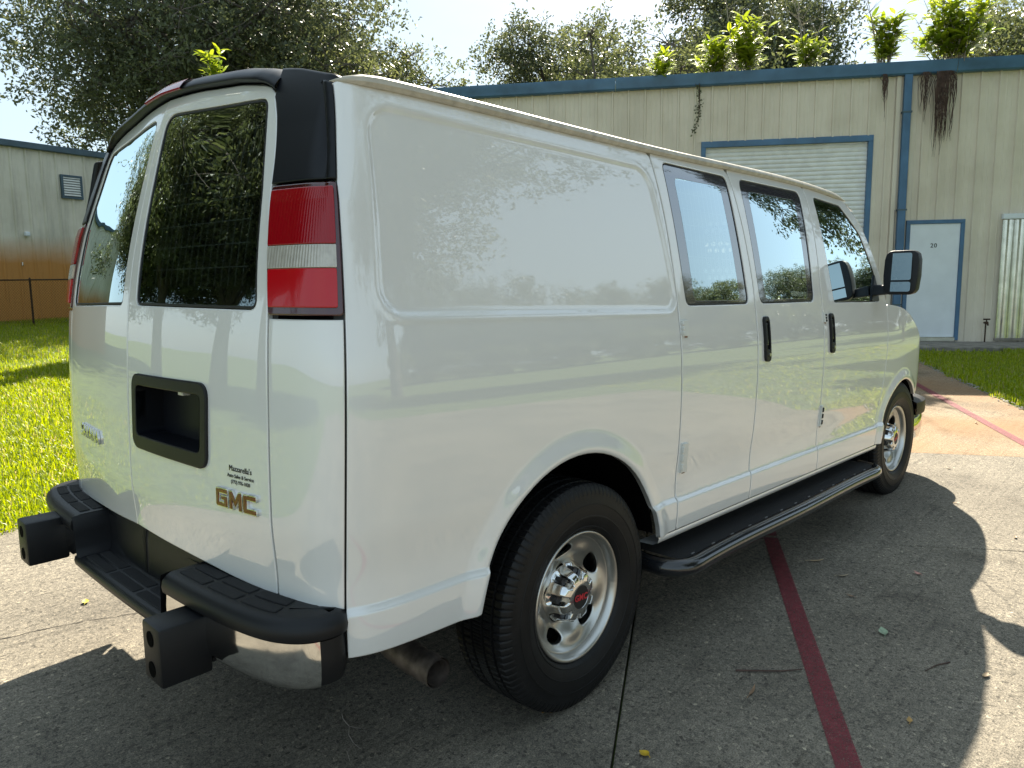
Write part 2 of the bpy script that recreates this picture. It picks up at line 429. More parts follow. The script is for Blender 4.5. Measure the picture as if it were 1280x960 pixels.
# quarter panel, right
def seamQ(z): return float(np.interp(z,[.4,.6,1.3,1.645,1.736,1.80,1.871,1.95],[-.922,-.922,-.891,-.881,-.866,-.854,-.844,-.842]))
ol=[(seamQ(z)+G,z) for z in np.linspace(BOT+.005,1.885,30)]
top=[(s,float(ZR(s))) for s in np.linspace(-.825,float(sm1(1.91))-G-.03,40)]
ol=ol+top+[(float(sm1(1.90))-G,1.895)]+sline(sm1,1.88,BOT,-G)+arcpts(0,BOT)
panel('quarter_panel',rp([(a,b) for a,b in ol],0),M['paint'],van,feat=ftr,fine=.0085,coarse=4)
# left side: one long panel, left door and fender
olL=[(seamQ(z)+G,z) for z in np.linspace(BOT+.005,1.885,30)]+[(s,float(ZR(s))) for s in np.linspace(-.825,1.955,60)]+sline(sm3,1.94,BOT,-G)+arcpts(0,BOT)
panel('quarter_panel',dedup(olL),M['paint'],van,feat=lambda s,z:abs(np.hypot(s-ARC[0][0],z-ARC[0][1])-ARC[0][2])<.1,fine=.02,coarse=3,mirror=True)
def windowset(door,corners,r,frit=.0,guard=False,glass='fglass',mirror=False,seal=.007):
    o=np.array(rp(corners,r))
    wi=inset(o,.003)
    panel('window_seal',dedup(wi),M['seal'],door,holes=[dedup(inset(o,seal))],off=-.003,fine=.02,coarse=2,depth=.012,bev=.0012,mirror=mirror)
    g1=inset(o,seal+.0005)
    if frit:
        g2=np.array(rp([(q[0],q[1]) for q in frit],r*.8))
        panel('glass_border',dedup(g1),M['frit'],door,holes=[dedup(g2)],off=-.0055,fine=.02,coarse=2,depth=.005,bev=.0008,mirror=mirror)
        panel('window_glass',dedup(inset(g2,.0004)),M[glass],door,off=-.0055,fine=.02,coarse=2,depth=.004,bev=.0006,skirt=False,mirror=mirror)
    else:
        panel('window_glass',dedup(g1),M[glass],door,off=-.0055,fine=.02,coarse=2,depth=.004,bev=.0006,skirt=False,mirror=mirror)
    return o
def doorpart(name,lo,hi,wins,feat=ftr,mirror=False,lab=None,fine=.014):
    d=panel(name,dedup(lo),M['paint'],van,holes=[np.array(rp(wc,r)) for wc,r in wins],feat=feat,fine=fine,coarse=3,mirror=mirror)
    if lab:d['label']=lab
    return d
wA=[(.606,1.885),(1.122,1.892),(1.190,1.352),(.656,1.346)]
fA=[(.685,1.835),(1.058,1.842),(1.118,1.368),(.728,1.364)]
loA=sline(sm1,BOT,1.885,G)+[(s,float(ZR(s))) for s in np.linspace(.545,1.115,20)]+sline(sm2,1.90,BOT,-G)
dA=doorpart('side_door',loA,None,[(wA,.035)],lab='rear leaf of the white side cargo doors');windowset(dA,wA,.035,frit=fA)
wB=[(1.238,1.897),(1.915,1.912),(1.925,1.362),(1.302,1.353)]
fB=[(1.315,1.850),(1.84,1.862),(1.862,1.378),(1.368,1.372)]
loB=sline(sm2,BOT,1.905,G)+[(s,float(ZR(s))) for s in np.linspace(1.16,1.965,24)]+sline(sm3,1.935,BOT,-G)
dB=doorpart('side_door',loB,None,[(wB,.045)],lab='front leaf of the white side cargo doors with a black pull handle');windowset(dB,wB,.045,frit=fB)
wC=[(2.085,1.905),(2.47,1.895,.06),(2.72,1.755,.15),(2.90,1.53,.1),(2.945,1.362,.02),(2.195,1.357)]
APIL=[(2.555,1.928),(2.70,1.845),(2.81,1.755),(2.93,1.61),(3.02,1.47),(3.075,1.36)]
loC=sline(sm3,BOT,1.935,G)+[(s,float(ZR(s))) for s in np.linspace(2.01,2.53,14)]+APIL+sline(sm4,1.33,BOT,-G,30)
dC=doorpart('front_door',loC,None,[(wC,.035)]);windowset(dC,wC,.035)
loCl=loC
dCl=doorpart('front_door',loC,None,[(wC,.035)],mirror=True,fine=.02,feat=None);windowset(dCl,wC,.035,mirror=True)
# fenders
SF=s_at_y(-.80,rear=False)
def fender(mirror):
    topl=[(3.095,1.345),(3.25,1.337),(3.40,1.322),(3.52,1.296),(3.64,1.252),(3.765,1.186),(3.87,1.12),(4.0,1.07),(float(SF),1.05)]
    t=nspline(np.arange(len(topl)),topl)(np.linspace(0,len(topl)-1,40))
    ol=[tuple(q) for q in t]+[(float(SF),.74)]+[(3.44+.455*math.cos(a),.40+.455*math.sin(a)) for a in np.linspace(.80,math.pi-.19,44)]+sline(sm4,.49,1.33,G,30)
    return panel('front_fender',dedup(ol),M['paint'],van,feat=(ftr if not mirror else None),fine=.016,coarse=2,mirror=mirror)
fender(False);fender(True)
# front end
SN=S1-.002
for mir in (False,True):
    hl=panel('headlight',rp([(float(SF)+.004,1.02),(float(SF)+.21,1.0),(float(SF)+.21,.84),(float(SF)+.004,.80)],.02),M['clear'],van,fine=.03,coarse=1,off=-.004,mirror=mir)
panels=rp([(float(SF)+.215,1.03),(S1+.0,1.03),(S1+.0,.66),(float(SF)+.215,.66)],.0)
gr=MB()
for mir in (1,-1):
    for zz in (.70,.78,.86,.94,1.0):
        q=P(np.linspace(float(SF)+.22,S1,10),zz);q[:,1]*=mir
        gr.loft([q+np.array([0,0,dz]) for dz in (-.018,.018)]);
obj('grille',gr.mesh('grille',fix=False),M['chrome'],van)
gb=MB()
for mir in (1,-1):
    rows=[]
    for zz in (.55,.8,1.06):
        q=P(np.linspace(float(SF)-.02,S1,14),zz,-.03);q[:,1]*=mir;rows.append(q)
    gb.loft(rows)
obj('grille_backing',gb.mesh('grille_backing',fix=False),M['black'],van)
# hood and windscreen lofted between the two sides
hd=MB();rows=[]
for s,z in nspline(np.arange(9),[(3.095,1.345),(3.25,1.337),(3.40,1.322),(3.52,1.296),(3.64,1.252),(3.765,1.186),(3.87,1.12),(4.0,1.07),(float(SF),1.05)])(np.linspace(0,8,30)):
    q=P(s,z);a=np.linspace(-1,1,25);y=q[1]*-a
    f=(1-a**2);x=q[0]+f*.11*(1 if s>3.6 else 1)
    rows.append(np.stack([x,y,q[2]+.055*f**.7],1))
hd.loft(rows);obj('hood',hd.mesh('hood',smooth=180,fix=False),M['paint'],van)
ws=MB();rows=[];rowsf=[]
for s,z in nspline(np.arange(6),APIL)(np.linspace(0,5,16)):
    q=P(s,z,-.012);a=np.linspace(-1,1,25);f=1-a**2
    rows.append(np.stack([q[0]+.02+.17*f,-a*(abs(q[1])-.035),np.full(25,q[2])+.012*f],1))
ws.loft(rows);obj('windscreen',ws.mesh('windscreen',smooth=180,fix=False),M['wsglass'],van)
for sg in (1,-1):
    ap=MB();rr=[]
    for s,z in nspline(np.arange(6),APIL)(np.linspace(0,5,16)):
        q=P(s,z,-.002);e=P(s,z,-.012)
        rr.append([(q[0]-.01,q[1]*sg,q[2]),(q[0]+.035,(q[1]+.012)*sg,q[2]+.006),(e[0]+.045,(e[1]+.05)*sg,e[2]+.006)])
    ap.loft(rr);obj('windscreen_pillar',ap.mesh('windscreen_pillar',smooth=180,fix=False),M['paint'],van)
cw=MB()
rows=[]
for dx,dz in ((0,0),(.10,.0)):
    q=P(3.075,1.36,-.012);a=np.linspace(-1,1,25);f=1-a**2
    rows.append(np.stack([q[0]+.02+.17*f+dx,-a*(abs(q[1])-.035),np.full(25,q[2])+.0-.015],1))
cw.loft(rows);obj('cowl',cw.mesh('cowl',fix=False),M['black'],van)
fb=MB();pth=[(3.80,-.98),(3.95,-.985),(4.15,-.93),(4.28,-.75),(4.34,-.4),(4.355,0)]
pth=pth+[(x,-y) for x,y in pth[-2::-1]]
pf=nspline(np.arange(len(pth)),pth)(np.linspace(0,len(pth)-1,60))
for nm,prof,mm in (('front_bumper',[(-.06,.36),(-.01,.38),(.0,.45),(.0,.52),(-.01,.545)],'chrome'),('bumper_pad',[(-.02,.546),(.012,.55),(.015,.57),(.012,.635),(-.02,.65),(-.16,.655)],'black')):
    b_=MB();rows=[]
    t_=np.gradient(pf,axis=0);t_/=np.linalg.norm(t_,axis=1,keepdims=True);n_=np.stack([t_[:,1],-t_[:,0]],1)
    for o_,z_ in prof: rows.append(np.c_[pf+n_*o_,np.full(len(pf),z_-.06)])
    b_.loft(rows);obj(nm,b_.mesh(nm,smooth=50,fix=False),M[mm],van)
# ------------------------------------------------------------------ rear of the van
SC=S0+.0025
rdR=pch([.55,.62,1.32,1.65,1.72,1.80,1.866,1.895],[-1.139,-1.140,-1.147,-1.196,-1.208,-1.230,-1.256,-1.277])
dtop=lambda s: float(np.interp(s,[-1.91,-1.68,-1.464,-1.34],[1.985,1.975,1.955,1.932]))
rl=[(float(rdR(z))-G,z) for z in np.linspace(.615,1.885,24)]+[(-1.277,1.900),(-1.305,1.921)]+[(s,dtop(s)) for s in np.linspace(-1.34,SC,20)]+[(SC,z) for z in np.linspace(1.9,.70,14)]+[(SC,.655),(-1.6,.640),(-1.35,.625)]
wR=[(-1.868,1.930,.05),(-1.303,1.893,.05),(-1.226,1.616,.5),(-1.193,1.338,.03),(-1.850,1.345,.03)]
plt=[(-1.847,1.130),(-1.420,1.130),(-1.425,.918),(-1.847,.928)]
PLT=rp(plt,.03)
rdoors=[]
for mir in (False,True):
    hs=[np.array(rp(wR,.04))]+([] if mir else [np.array(PLT)])
    d=panel('rear_door',dedup(rl),M['paint'],van,holes=hs,fine=.014,coarse=2,mirror=mir,feat=None)
    d['label']='left rear door with chrome model lettering' if mir else 'right rear door with an empty licence plate recess'
    windowset(d,wR,.04,glass='glass',mirror=mir,seal=.009);rdoors.append(d)
# licence plate recess
pr=panel('plate_frame',dedup(inset(np.array(PLT),-.012)),M['black'],rdoors[0],holes=[dedup(inset(np.array(rp([(-1.825,1.108),(-1.44,1.108),(-1.445,.95),(-1.825,.958)],.02)),0))],off=.009,depth=.03,fine=.012,coarse=1,bev=.005)
pk=MB();ip=rp([(-1.825,1.108),(-1.44,1.108),(-1.445,.95),(-1.825,.958)],.02)
ip=np.array(ip);rows=[P(ip[:,0],ip[:,1],.008),P(ip[:,0],ip[:,1],-.03),P(ip[:,0],ip[:,1],-.075)]
pk.loft(rows,closed=True)
b0=len(pk.v);bk=P(ip[:,0],ip[:,1],-.075);pk.add(bk,[tuple(range(len(bk)))])
pocket=obj('plate_pocket',pk.mesh('plate_pocket',smooth=30),M['trim'],rdoors[0])
for s_,z_ in ((-1.62,1.095),(-1.47,1.07)):
    q=P(s_,z_,-.045);k=MB();k.box(q,(.012,.016,.006));obj('lamp_bracket',k.mesh('lamp_bracket',bevel=.002),M['hinge'],rdoors[0])
for s_,z_ in ((-1.55,1.03),(-1.58,.98),(-1.475,.965)):
    q=P(s_,z_,-.072);k=MB();k.box(q,(.006,.007,.009));obj('screw_boss',k.mesh('screw_boss',bevel=.002),M['black'],rdoors[0])
# corner panels, lamps, trim
def lampL(z): return float(np.interp(z,[1.30,1.65],[-1.140,-1.192]))
for mir in (False,True):
    cl=[(seamQ(z)-G,z) for z in np.linspace(.615,1.318,16)]+[(s,1.318) for s in np.linspace(seamQ(1.318)-.03,-1.12,8)]+[(float(rdR(z))+G,z) for z in np.linspace(1.318,.612,16)]
    panel('corner_panel',dedup(cl),M['paint'],van,fine=.014,coarse=1,mirror=mir)
    hs=[(seamQ(1.33)-G,1.328),(seamQ(1.64)-G,1.642),(lampL(1.642)+.002,1.646),(lampL(1.328)+.002,1.328)]
    tl=panel('tail_light',rp(hs,.012),M['redd'],van,off=.006,depth=.05,fine=.012,coarse=1,bev=.004,mirror=mir)
    tl['label']='red tail light with a clear reversing band'
    x0=lambda z:seamQ(z)-.018
    x1=lambda z:lampL(z)+.012
    flute=lambda s,z:.00024*np.cos(s*2*math.pi/.011)
    panel('upper_lens',rp([(x0(1.5),1.4955),(x0(1.63),1.632),(x1(1.632),1.634),(x1(1.5),1.4955)],.006),M['red'],tl,off=.013,depth=.012,fine=.0032,coarse=1,bev=.003,extra=flute,mirror=mir)
    panel('reversing_lens',rp([(x0(1.44),1.440),(x0(1.49),1.494),(x1(1.49),1.494),(x1(1.44),1.440)],.003),M['clear'],tl,off=.013,depth=.012,fine=.0032,coarse=1,bev=.002,extra=lambda s,z:.0005*np.cos(s*2*math.pi/.0105)*np.where(z<9,1,1),mirror=mir)
    panel('lower_lens',rp([(x0(1.35),1.347),(x0(1.43),1.4385),(x1(1.43),1.4385),(x1(1.35),1.347)],.006),M['red2'],tl,off=.013,depth=.012,fine=.012,coarse=1,bev=.003,mirror=mir)
    # black corner trim above the lamp
    ct=[(seamQ(z)-G,z) for z in np.linspace(1.650,1.885,14)]+[(-.87,1.894),(-.96,1.906),(-1.03,1.916),(-1.083,1.926),(-1.135,1.940),(-1.188,1.954),(-1.24,1.963),(-1.275,1.968)]+[(float(rdR(z))+.004,z) for z in np.linspace(1.888,1.652,14)]
    panel('corner_trim',dedup(ct),M['trim'],van,off=.007,depth=.03,fine=.014,coarse=1,bev=.006,mirror=mir)
# spoiler across the top of the doors
sv=np.r_[np.linspace(-1.262,-1.32,7),np.linspace(-1.34,S0,40)]
prof=[(-.01,.0),(.022,.001),(.030,.005),(.032,.011),(.029,.024),(.018,.038),(-.008,.050),(-.05,.056),(-.20,.060)]
def dlow(s): return float(np.interp(s,[-1.91,-1.68,-1.464,-1.34,-1.30,-1.27,-1.24],[1.990,1.980,1.960,1.938,1.925,1.910,1.892]))
sp=MB();rows=[]
for mir in (1,-1):
    rr=[]
    for s in (sv if mir==1 else sv[::-1][1:]):
        e=min(1,max(.0,(-1.26-s)/.10));e=.55+.45*e
        r_=[]
        for o_,dz in prof:
            zt=dlow(s)+dz*(.85+.15*min(1,max(0,(-1.26-s)/.25)))
            q=P(s,min(zt,2.04),o_*e if dz<.02 else o_*e);q=q.copy();q[2]=zt-SH*q[0];q[1]*=mir;r_.append(q)
        rows.append(r_)
sp.loft(rows);obj('rear_spoiler',sp.mesh('rear_spoiler',smooth=35,fix=False),M['trim'],van)
# high brake light
bl=MB();rows=[]
for yy in np.linspace(-.135,.135,14):
    s=float(s_at_y(-abs(yy)));r_=[]
    for o_,dz in ((.022,.004),(.036,.005),(.039,.009),(.0365,.028),(.029,.040),(.01,.043)):
        q=P(s,dlow(s)+dz,o_).copy();q[1]=yy;q[2]=dlow(s)+dz-SH*q[0];r_.append(q)
    rows.append(r_)
bl.loft(rows);obj('brake_light',bl.mesh('brake_light',smooth=30),M['red'],van)
# roof
rf=MB();rows=[]
for x in np.linspace(-.78,2.72,50):
    xs=max(-.78,x);e=P(xs,float(ZR(xs)),-.002);ye=abs(e[1])
    a=np.linspace(-1,1,31);dr=.125-.02*max(0,(x-1.8)/.9)
    zz=e[2]+dr*(1-abs(a)**1.9)
    if x>2.45: zz=zz-((x-2.45)/.27)**2*.03*(1)
    rows.append(np.stack([np.full(31,x)+(.14*(1-a**2) if x>2.5 else 0)*max(0,(x-2.5)/.22),a*ye,zz],1))
rf.loft(rows)
obj('roof',rf.mesh('roof',smooth=180,fix=False),M['paint'],van)
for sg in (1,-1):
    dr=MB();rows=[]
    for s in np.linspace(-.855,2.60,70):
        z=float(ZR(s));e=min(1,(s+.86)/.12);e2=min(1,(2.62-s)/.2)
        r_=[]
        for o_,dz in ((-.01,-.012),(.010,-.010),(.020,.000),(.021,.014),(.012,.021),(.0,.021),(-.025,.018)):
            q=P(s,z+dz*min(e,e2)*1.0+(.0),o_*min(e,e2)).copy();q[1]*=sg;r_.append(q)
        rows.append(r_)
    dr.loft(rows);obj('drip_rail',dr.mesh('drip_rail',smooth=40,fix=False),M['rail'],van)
# hinges and handles on the right side
def onsurf(fn): return lambda x,y,z: tuple(fn(x,y,z))
def sbox(s,z,hs,hz,o0,o1,n=4,name='part',bev=.002):
    b_=MB();rows=[]
    us=np.linspace(-1,1,n);vs_=[]
    fr=[P(s+u*hs,z-hz,o1) for u in us]+[P(s+u*hs,z+hz,o1) for u in us[::-1]];bk_=[P(s+u*hs,z-hz,o0) for u in us]+[P(s+u*hs,z+hz,o0) for u in us[::-1]]
    k=len(fr);b_.add(fr+bk_,[tuple(range(k)),tuple(range(2*k-1,k-1,-1))]+[(i,k+i,k+(i+1)%k,(i+1)%k) for i in range(k)])
    return b_.mesh(name,bevel=bev)
for s_,z_,h_,d_ in ((.617,1.262,.030,dA),(.617,.762,.058,dA),(2.030,1.280,.024,dB),(2.014,.768,.055,dB)):
    h=obj('hinge',sbox(s_+.004,z_,.022 if d_ is dA else .012,h_,-.004,.009,name='hinge'),M['hinge'],d_)
    for dz in (-.6,0,.6):
        obj('hinge_knuckle',sbox(s_-.014 if d_ is dA else s_+.008,z_+dz*h_,.006,h_*.22,-.002,.014,name='hinge_knuckle',bev=.003),M['seal'] if d_ is dB else M['hinge'],h)
    obj('rust_mark',sbox(s_+.012,z_-h_-.003,.010,.003,-.002,.0015,name='rust_mark',bev=0),M['rust'],h)
def handle(s,z0,z1,door,mir=1):
    b_=MB();rows=[]
    o=np.array(rp([(s-.028,z0),(s+.028,z0),(s+.028,z1),(s-.028,z1)],.026,8))
    me=panelmesh('handle',o,holes=[np.array(rp([(s-.013,z0+.055),(s+.015,z0+.055),(s+.015,z1-.02),(s-.013,z1-.02)],.012,6))],off=.013,depth=.02,fine=.008,coarse=1,bev=.006,mirror=mir<0)
    h=obj('handle',me,M['black'],door)
    me=panelmesh('handle_cup',np.array(rp([(s-.014,z0+.054),(s+.016,z0+.054),(s+.016,z1-.019),(s-.014,z1-.019)],.012,6)),off=.0015,depth=.004,fine=.01,coarse=1,bev=.001,mirror=mir<0,skirt=False)
    obj('handle_cup',me,M['seal'],h)
    me=panelmesh('handle_grip',np.array(rp([(s-.012,z0+.075),(s+.003,z0+.075),(s+.003,z1-.03),(s-.012,z1-.03)],.007,5)),off=.011,depth=.01,fine=.006,coarse=1,bev=.004,mirror=mir<0)
    obj('handle_grip',me,M['board'],h)
    q=P(s+.004,z0+.032,.013);k=MB();k.tube([q+np.array([0,.004*mir*1,0]),q+np.array([0,-.004,0])],.008,14)
    if mir>0: obj('lock_barrel',k.mesh('lock_barrel'),M['steel'],h)
handle(1.330,1.094,1.297,dB);handle(2.122,1.094,1.302,dC);handle(2.122,1.094,1.302,dCl,-1)
# ------------------------------------------------------------------ badges and lettering
GL={'G':[(.06,0),(.95,0),(.95,.60),(.46,.60),(.46,.40),(.70,.40),(.70,.22),(.25,.22),(.25,.78),(.95,.78),(.95,1),(.06,1),(0,.93),(0,.07)],
'M':[(0,0),(.23,0),(.23,.60),(.5,.16),(.77,.60),(.77,0),(1,0),(1,1),(.76,1),(.5,.57),(.24,1),(0,1)],
'C':[(.06,0),(.95,0),(.95,.24),(.25,.24),(.25,.76),(.95,.76),(.95,1),(.06,1),(0,.93),(0,.07)]}
bdg=bpy.data.objects.new('maker_badge',None);COL.objects.link(bdg);bdg.parent=rdoors[0]
for i,ch in enumerate('GMC'):
    s0_=-1.366+i*.0625;hw,hh=.054,.047
    pl=np.array([(s0_+a*hw,.822+b*hh-i*.0) for a,b in GL[ch]])
    obj('badge_rim',panelmesh('badge_rim',dedup(inset(pl,-.0022)),off=.008,depth=.008,fine=.004,coarse=4,bev=.001,step=.02),M['chrome'],bdg)
    obj('badge_face',panelmesh('badge_face',dedup(inset(pl,.0008)),off=.0095,depth=.003,fine=.004,coarse=4,bev=.0008,step=.02),M['badge'],bdg)
def surftext(body,size,s0_,z0_,off,ext,parent,m,mir=False,name='lettering',spacing=1.,offset=0):
    me=textmesh(body,size,ext,offset,spacing=spacing)
    def fn(x,y,z):
        q=P(s0_+(x if not mir else -x),z0_+y,off+z)
        return (q[0],-q[1] if mir else q[1],q[2])
    mapmesh(me,fn);return obj(name,me,m,parent)
surftext("Mazzarella's",.021,-1.262,.922,.0012,.0004,rdoors[0],M['text'])
surftext("Auto Sales & Service",.0140,-1.262,.9045,.0012,.0004,rdoors[0],M['text'])
surftext("(772) 976-1020",.0135,-1.262,.889,.0012,.0004,rdoors[0],M['text'])
surftext("SAVANA",.062,-1.475,.872,.005,.004,rdoors[1],M['chrome'],mir=True,spacing=1.15,name='model_lettering',offset=.001)
surftext("2500",.045,-1.36,.80,.004,.003,rdoors[1],M['chrome'],mir=True,name='model_lettering') if False else None
# ------------------------------------------------------------------ rear bumper
bp=[(-.905,-.940),(-.930,-.962),(-.970,-.964),(-1.020,-.940),(-1.063,-.88),(-1.090,-.78),(-1.110,-.6),(-1.120,-.36),(-1.124,-.12)]
bpf=nspline(np.arange(len(bp)*2),bp+[(x,-y) for x,y in bp[::-1]])
U=np.linspace(0,len(bp)*2-1,340);BP=bpf(U);tb=np.gradient(BP,axis=0);tb/=np.linalg.norm(tb,axis=1,keepdims=True);nb=np.stack([tb[:,1],-tb[:,0]],1)
nb*=np.sign((nb*(BP-np.array([-.6,0]))).sum(1,keepdims=True))
bum=bpy.data.objects.new('rear_bumper',None);COL.objects.link(bum);bum.parent=van
def bsweep(name,sel,prof,m,smooth=40,caps=True,parent=None):
    b_=MB();rows=[]
    for i in sel: rows.append([(*(BP[i]+nb[i]*o_),z_+.0) for o_,z_ in prof])
    b_.loft(rows)
    if caps:
        n=len(prof);k=len(b_.v)-n
        b_.f.append(tuple(range(n)));b_.f.append(tuple(range(k,k+n))[::-1])
    return obj(name,b_.mesh(name,smooth=smooth),m,parent or bum)
yB=BP[:,1]
selR=[i for i in range(340) if yB[i]<=-.385];selL=[i for i in range(340) if yB[i]>=.385]
side=lambda i:BP[i,0]>-1.0
padp=[(-.10,.590),(-.004,.585),(.009,.590),(.012,.606),(.008,.624),(-.005,.637),(-.020,.642),(-.13,.644),(-.13,.61)]
for sel in (selR,selL):
    bsweep('step_pad',sel,padp,M['black'])
    ch=[i for i in sel if BP[i,0]<-.985]
    bsweep('chrome_cover',ch,[(-.06,.450),(-.030,.454),(-.012,.466),(-.002,.488),(.002,.52),(.002,.55),(-.001,.583),(-.03,.583)],M['chrome'],smooth=60)
    ec=[i for i in sel if BP[i,0]>=-.988]
    bsweep('end_cap',ec,[(-.06,.454),(-.026,.458),(-.006,.470),(.002,.495),(.003,.54),(.001,.5835),(-.03,.5835)],M['black'])
mid=[i for i in range(340) if -.392<yB[i]<.392]
bsweep('centre_step',mid,[(-.10,.465),(.0,.465),(.008,.471),(.010,.485),(.006,.498),(-.006,.504),(-.092,.506),(-.102,.513),(-.106,.54),(-.109,.63),(-.13,.63)],M['black'],smooth=50)
rows=[]
for z_ in (.44,.52,.60,.66,.685):
    a=P(np.linspace(-.935,S0,40),z_,-.03);rows.append(np.concatenate([a,a[::-1]*np.array([1,-1,1])]))
b_=MB();b_.loft(rows);obj('bumper_backing',b_.mesh('bumper_backing',fix=False,smooth=180),M['black'],bum)
# rounded shoulders either side of the dropped step
for sg in (-1,1):
    b_=MB();rows=[]
    i0=min(range(340),key=lambda i:abs(yB[i]-sg*.385));p0=BP[i0]
    for z_,dy in ((.638,.0),(.626,.008),(.58,.014),(.53,.018),(.510,.026),(.502,.045)):
        rows.append([(p0[0]-.008+.0,sg*(.387-dy),z_-(0 if z_>.5 else 0)),(p0[0]+.01,sg*(.387-dy),z_+.003),(p0[0]+.120,sg*(.387-dy),z_+.003)])
    b_.loft(rows);obj('step_shoulder',b_.mesh('step_shoulder',smooth=50),M['black'],bum)
    b_=MB();rows=[]
    for z_,o_ in ((.475,.003),(.51,.003),(.55,.003),(.582,-.001)):
        rows.append([(p0[0]-o_,sg*.384,z_),(p0[0]+.05,sg*.384,z_)])
    b_.loft(rows);obj('chrome_return',b_.mesh('chrome_return'),M['chrome'],bum)
# tread plates on the pads
def tread(y0,y1,d0,d1,z,name='tread_plate'):
    yy=np.linspace(y0,y1,6)
    def pt(y,d):
        i=int(np.argmin(abs(yB-y)+(BP[:,0]>-1.02)*0));return np.array([BP[i,0]-nb[i,0]*d,y-nb[i,1]*d])
    o=[pt(y,d0) for y in yy]+[pt(y,d1) for y in yy[::-1]];o=rp([tuple(q) for q in o],.006,3)
    k=len(o);i2=inset(np.array(o),.0025)
    if area(np.array(o))<0:o=o[::-1]
    b_=MB();b_.add([(*q,z-.003) for q in o]+[(*q,z+.0015) for q in o]+[(*q,z+.0032) for q in i2],[(i,(i+1)%k,k+(i+1)%k,k+i) for i in range(k)]+[(k+i,k+(i+1)%k,2*k+(i+1)%k,2*k+i) for i in range(k)]+[tuple(range(2*k,3*k))])
    obj(name,b_.mesh(name,smooth=30),M['grit'],bum)
for sg in (-1,1):
    for y0,y1 in ((.42,.555),(.575,.71),(.73,.865)):
        a,b=(sg*y0,sg*y1) if sg>0 else (sg*y1,sg*y0)
        tread(a,b,.028,.062,.643);tread(a,b,.070,.104,.6435)
for y0,y1 in ((-.33,-.13),(-.11,.10),(.12,.33)):
    tread(y0,y1,.012,.046,.5045);tread(y0,y1,.054,.088,.5055)
for sg in (-1,1):
    g=bpy.data.objects.new('bumper_guard',None);COL.objects.link(g);g.parent=van
    yc=sg*.56
    b_=MB();b_.box((-1.188,yc,.515),(.066,.055,.078));me=b_.mesh('guard_block',bevel=.009,smooth=40);obj('guard_block',me,M['black'],g)
    g.location=(.026 if sg<0 else .016,sg*.012 if sg>0 else 0,-.008 if sg<0 else .020)
    b_=MB();b_.add([(-1.122,yc-.048,.455),(-1.122,yc+.048,.455),(-1.122,yc+.048,.585),(-1.122,yc-.048,.585),(-1.02,yc-.055,.475),(-1.02,yc+.055,.475),(-1.02,yc+.055,.56),(-1.02,yc-.055,.56)],[(0,1,2,3),(7,6,5,4),(0,4,5,1),(1,5,6,2),(2,6,7,3),(3,7,4,0)])
    obj('guard_bracket',b_.mesh('guard_bracket',bevel=.006,smooth=40),M['black'],g)
    for dz in (-.04,.04):
        k=MB();k.tube([(-1.250,yc,.515+dz),(-1.2555,yc,.515+dz)],[.019,.021],16);obj('bolt_recess',k.mesh('bolt_recess'),M['dark'],g)
# exhaust
k=MB();c=[(-.15,-.30,.42),(-.42,-.42,.40),(-.585,-.66,.362),(-.612,-.945,.348)]
for a,b in zip(c,c[1:]):pass
k.tube(nspline(np.arange(4),c)(np.linspace(0,3,14)).tolist(),.043,20,cap=False);k.tube([c[-1],(-.600,-.80,.355)],.037,20,cap=False)
ex=obj('exhaust_pipe',k.mesh('exhaust_pipe',smooth=60,fix=False),M['exh'],van)
# ------------------------------------------------------------------ running boards
for sg in (1,-1):
    rb=bpy.data.objects.new('running_board',None);COL.objects.link(rb);rb.parent=van
    zt=lambda x:.385-SH*x
    path=[(.50,-.80),(.47,-.93),(.475,-1.02),(.52,-1.062),(.62,-1.072),(1.6,-1.072),(2.60,-1.072),(2.72,-1.066),(2.79,-1.03),(2.83,-.93),(2.84,-.80)]
    tt=nspline(np.r_[0,np.cumsum([math.dist(a,b) for a,b in zip(path,path[1:])])],path);L_=sum(math.dist(a,b) for a,b in zip(path,path[1:]))
    pp=tt(np.linspace(0,L_,90));k=MB();k.tube([(x,y*sg,zt(x)-.020) for x,y in pp],.034,14);obj('step_tube',k.mesh('step_tube',smooth=60),M['board'],rb)
    k=MB();rows=[];xs=np.linspace(.52,2.80,30)
    for x in xs: rows.append([(x,-.80*sg,zt(x)-.012),(x,-.80*sg,zt(x)+.006),(x,-1.036*sg,zt(x)+.006),(x,-1.052*sg,zt(x)-.004),(x,-1.052*sg,zt(x)-.02)])
    k.loft(rows);obj('step_plate',k.mesh('step_plate',smooth=30),M['grit'],rb)
    for x in np.arange(.62,2.75,.165):
        k=MB();k.box((x,-1.040*sg,zt(x)+.006),(.011,.0022,.0016));obj('rivet',k.mesh('rivet'),M['stud'],rb)
# sill below the doors
for sg in (1,-1):
    k=MB();rows=[]
    for x in np.linspace(.44,2.93,24): rows.append([(x,sg*-(1.0-o_),z_-SH*x) for o_,z_ in ((.004,.486),(.002,.478),(.008,.462),(.03,.452),(.10,.45))])
    k.loft(rows);obj('door_sill',k.mesh('door_sill',smooth=50),M['paint'],van)
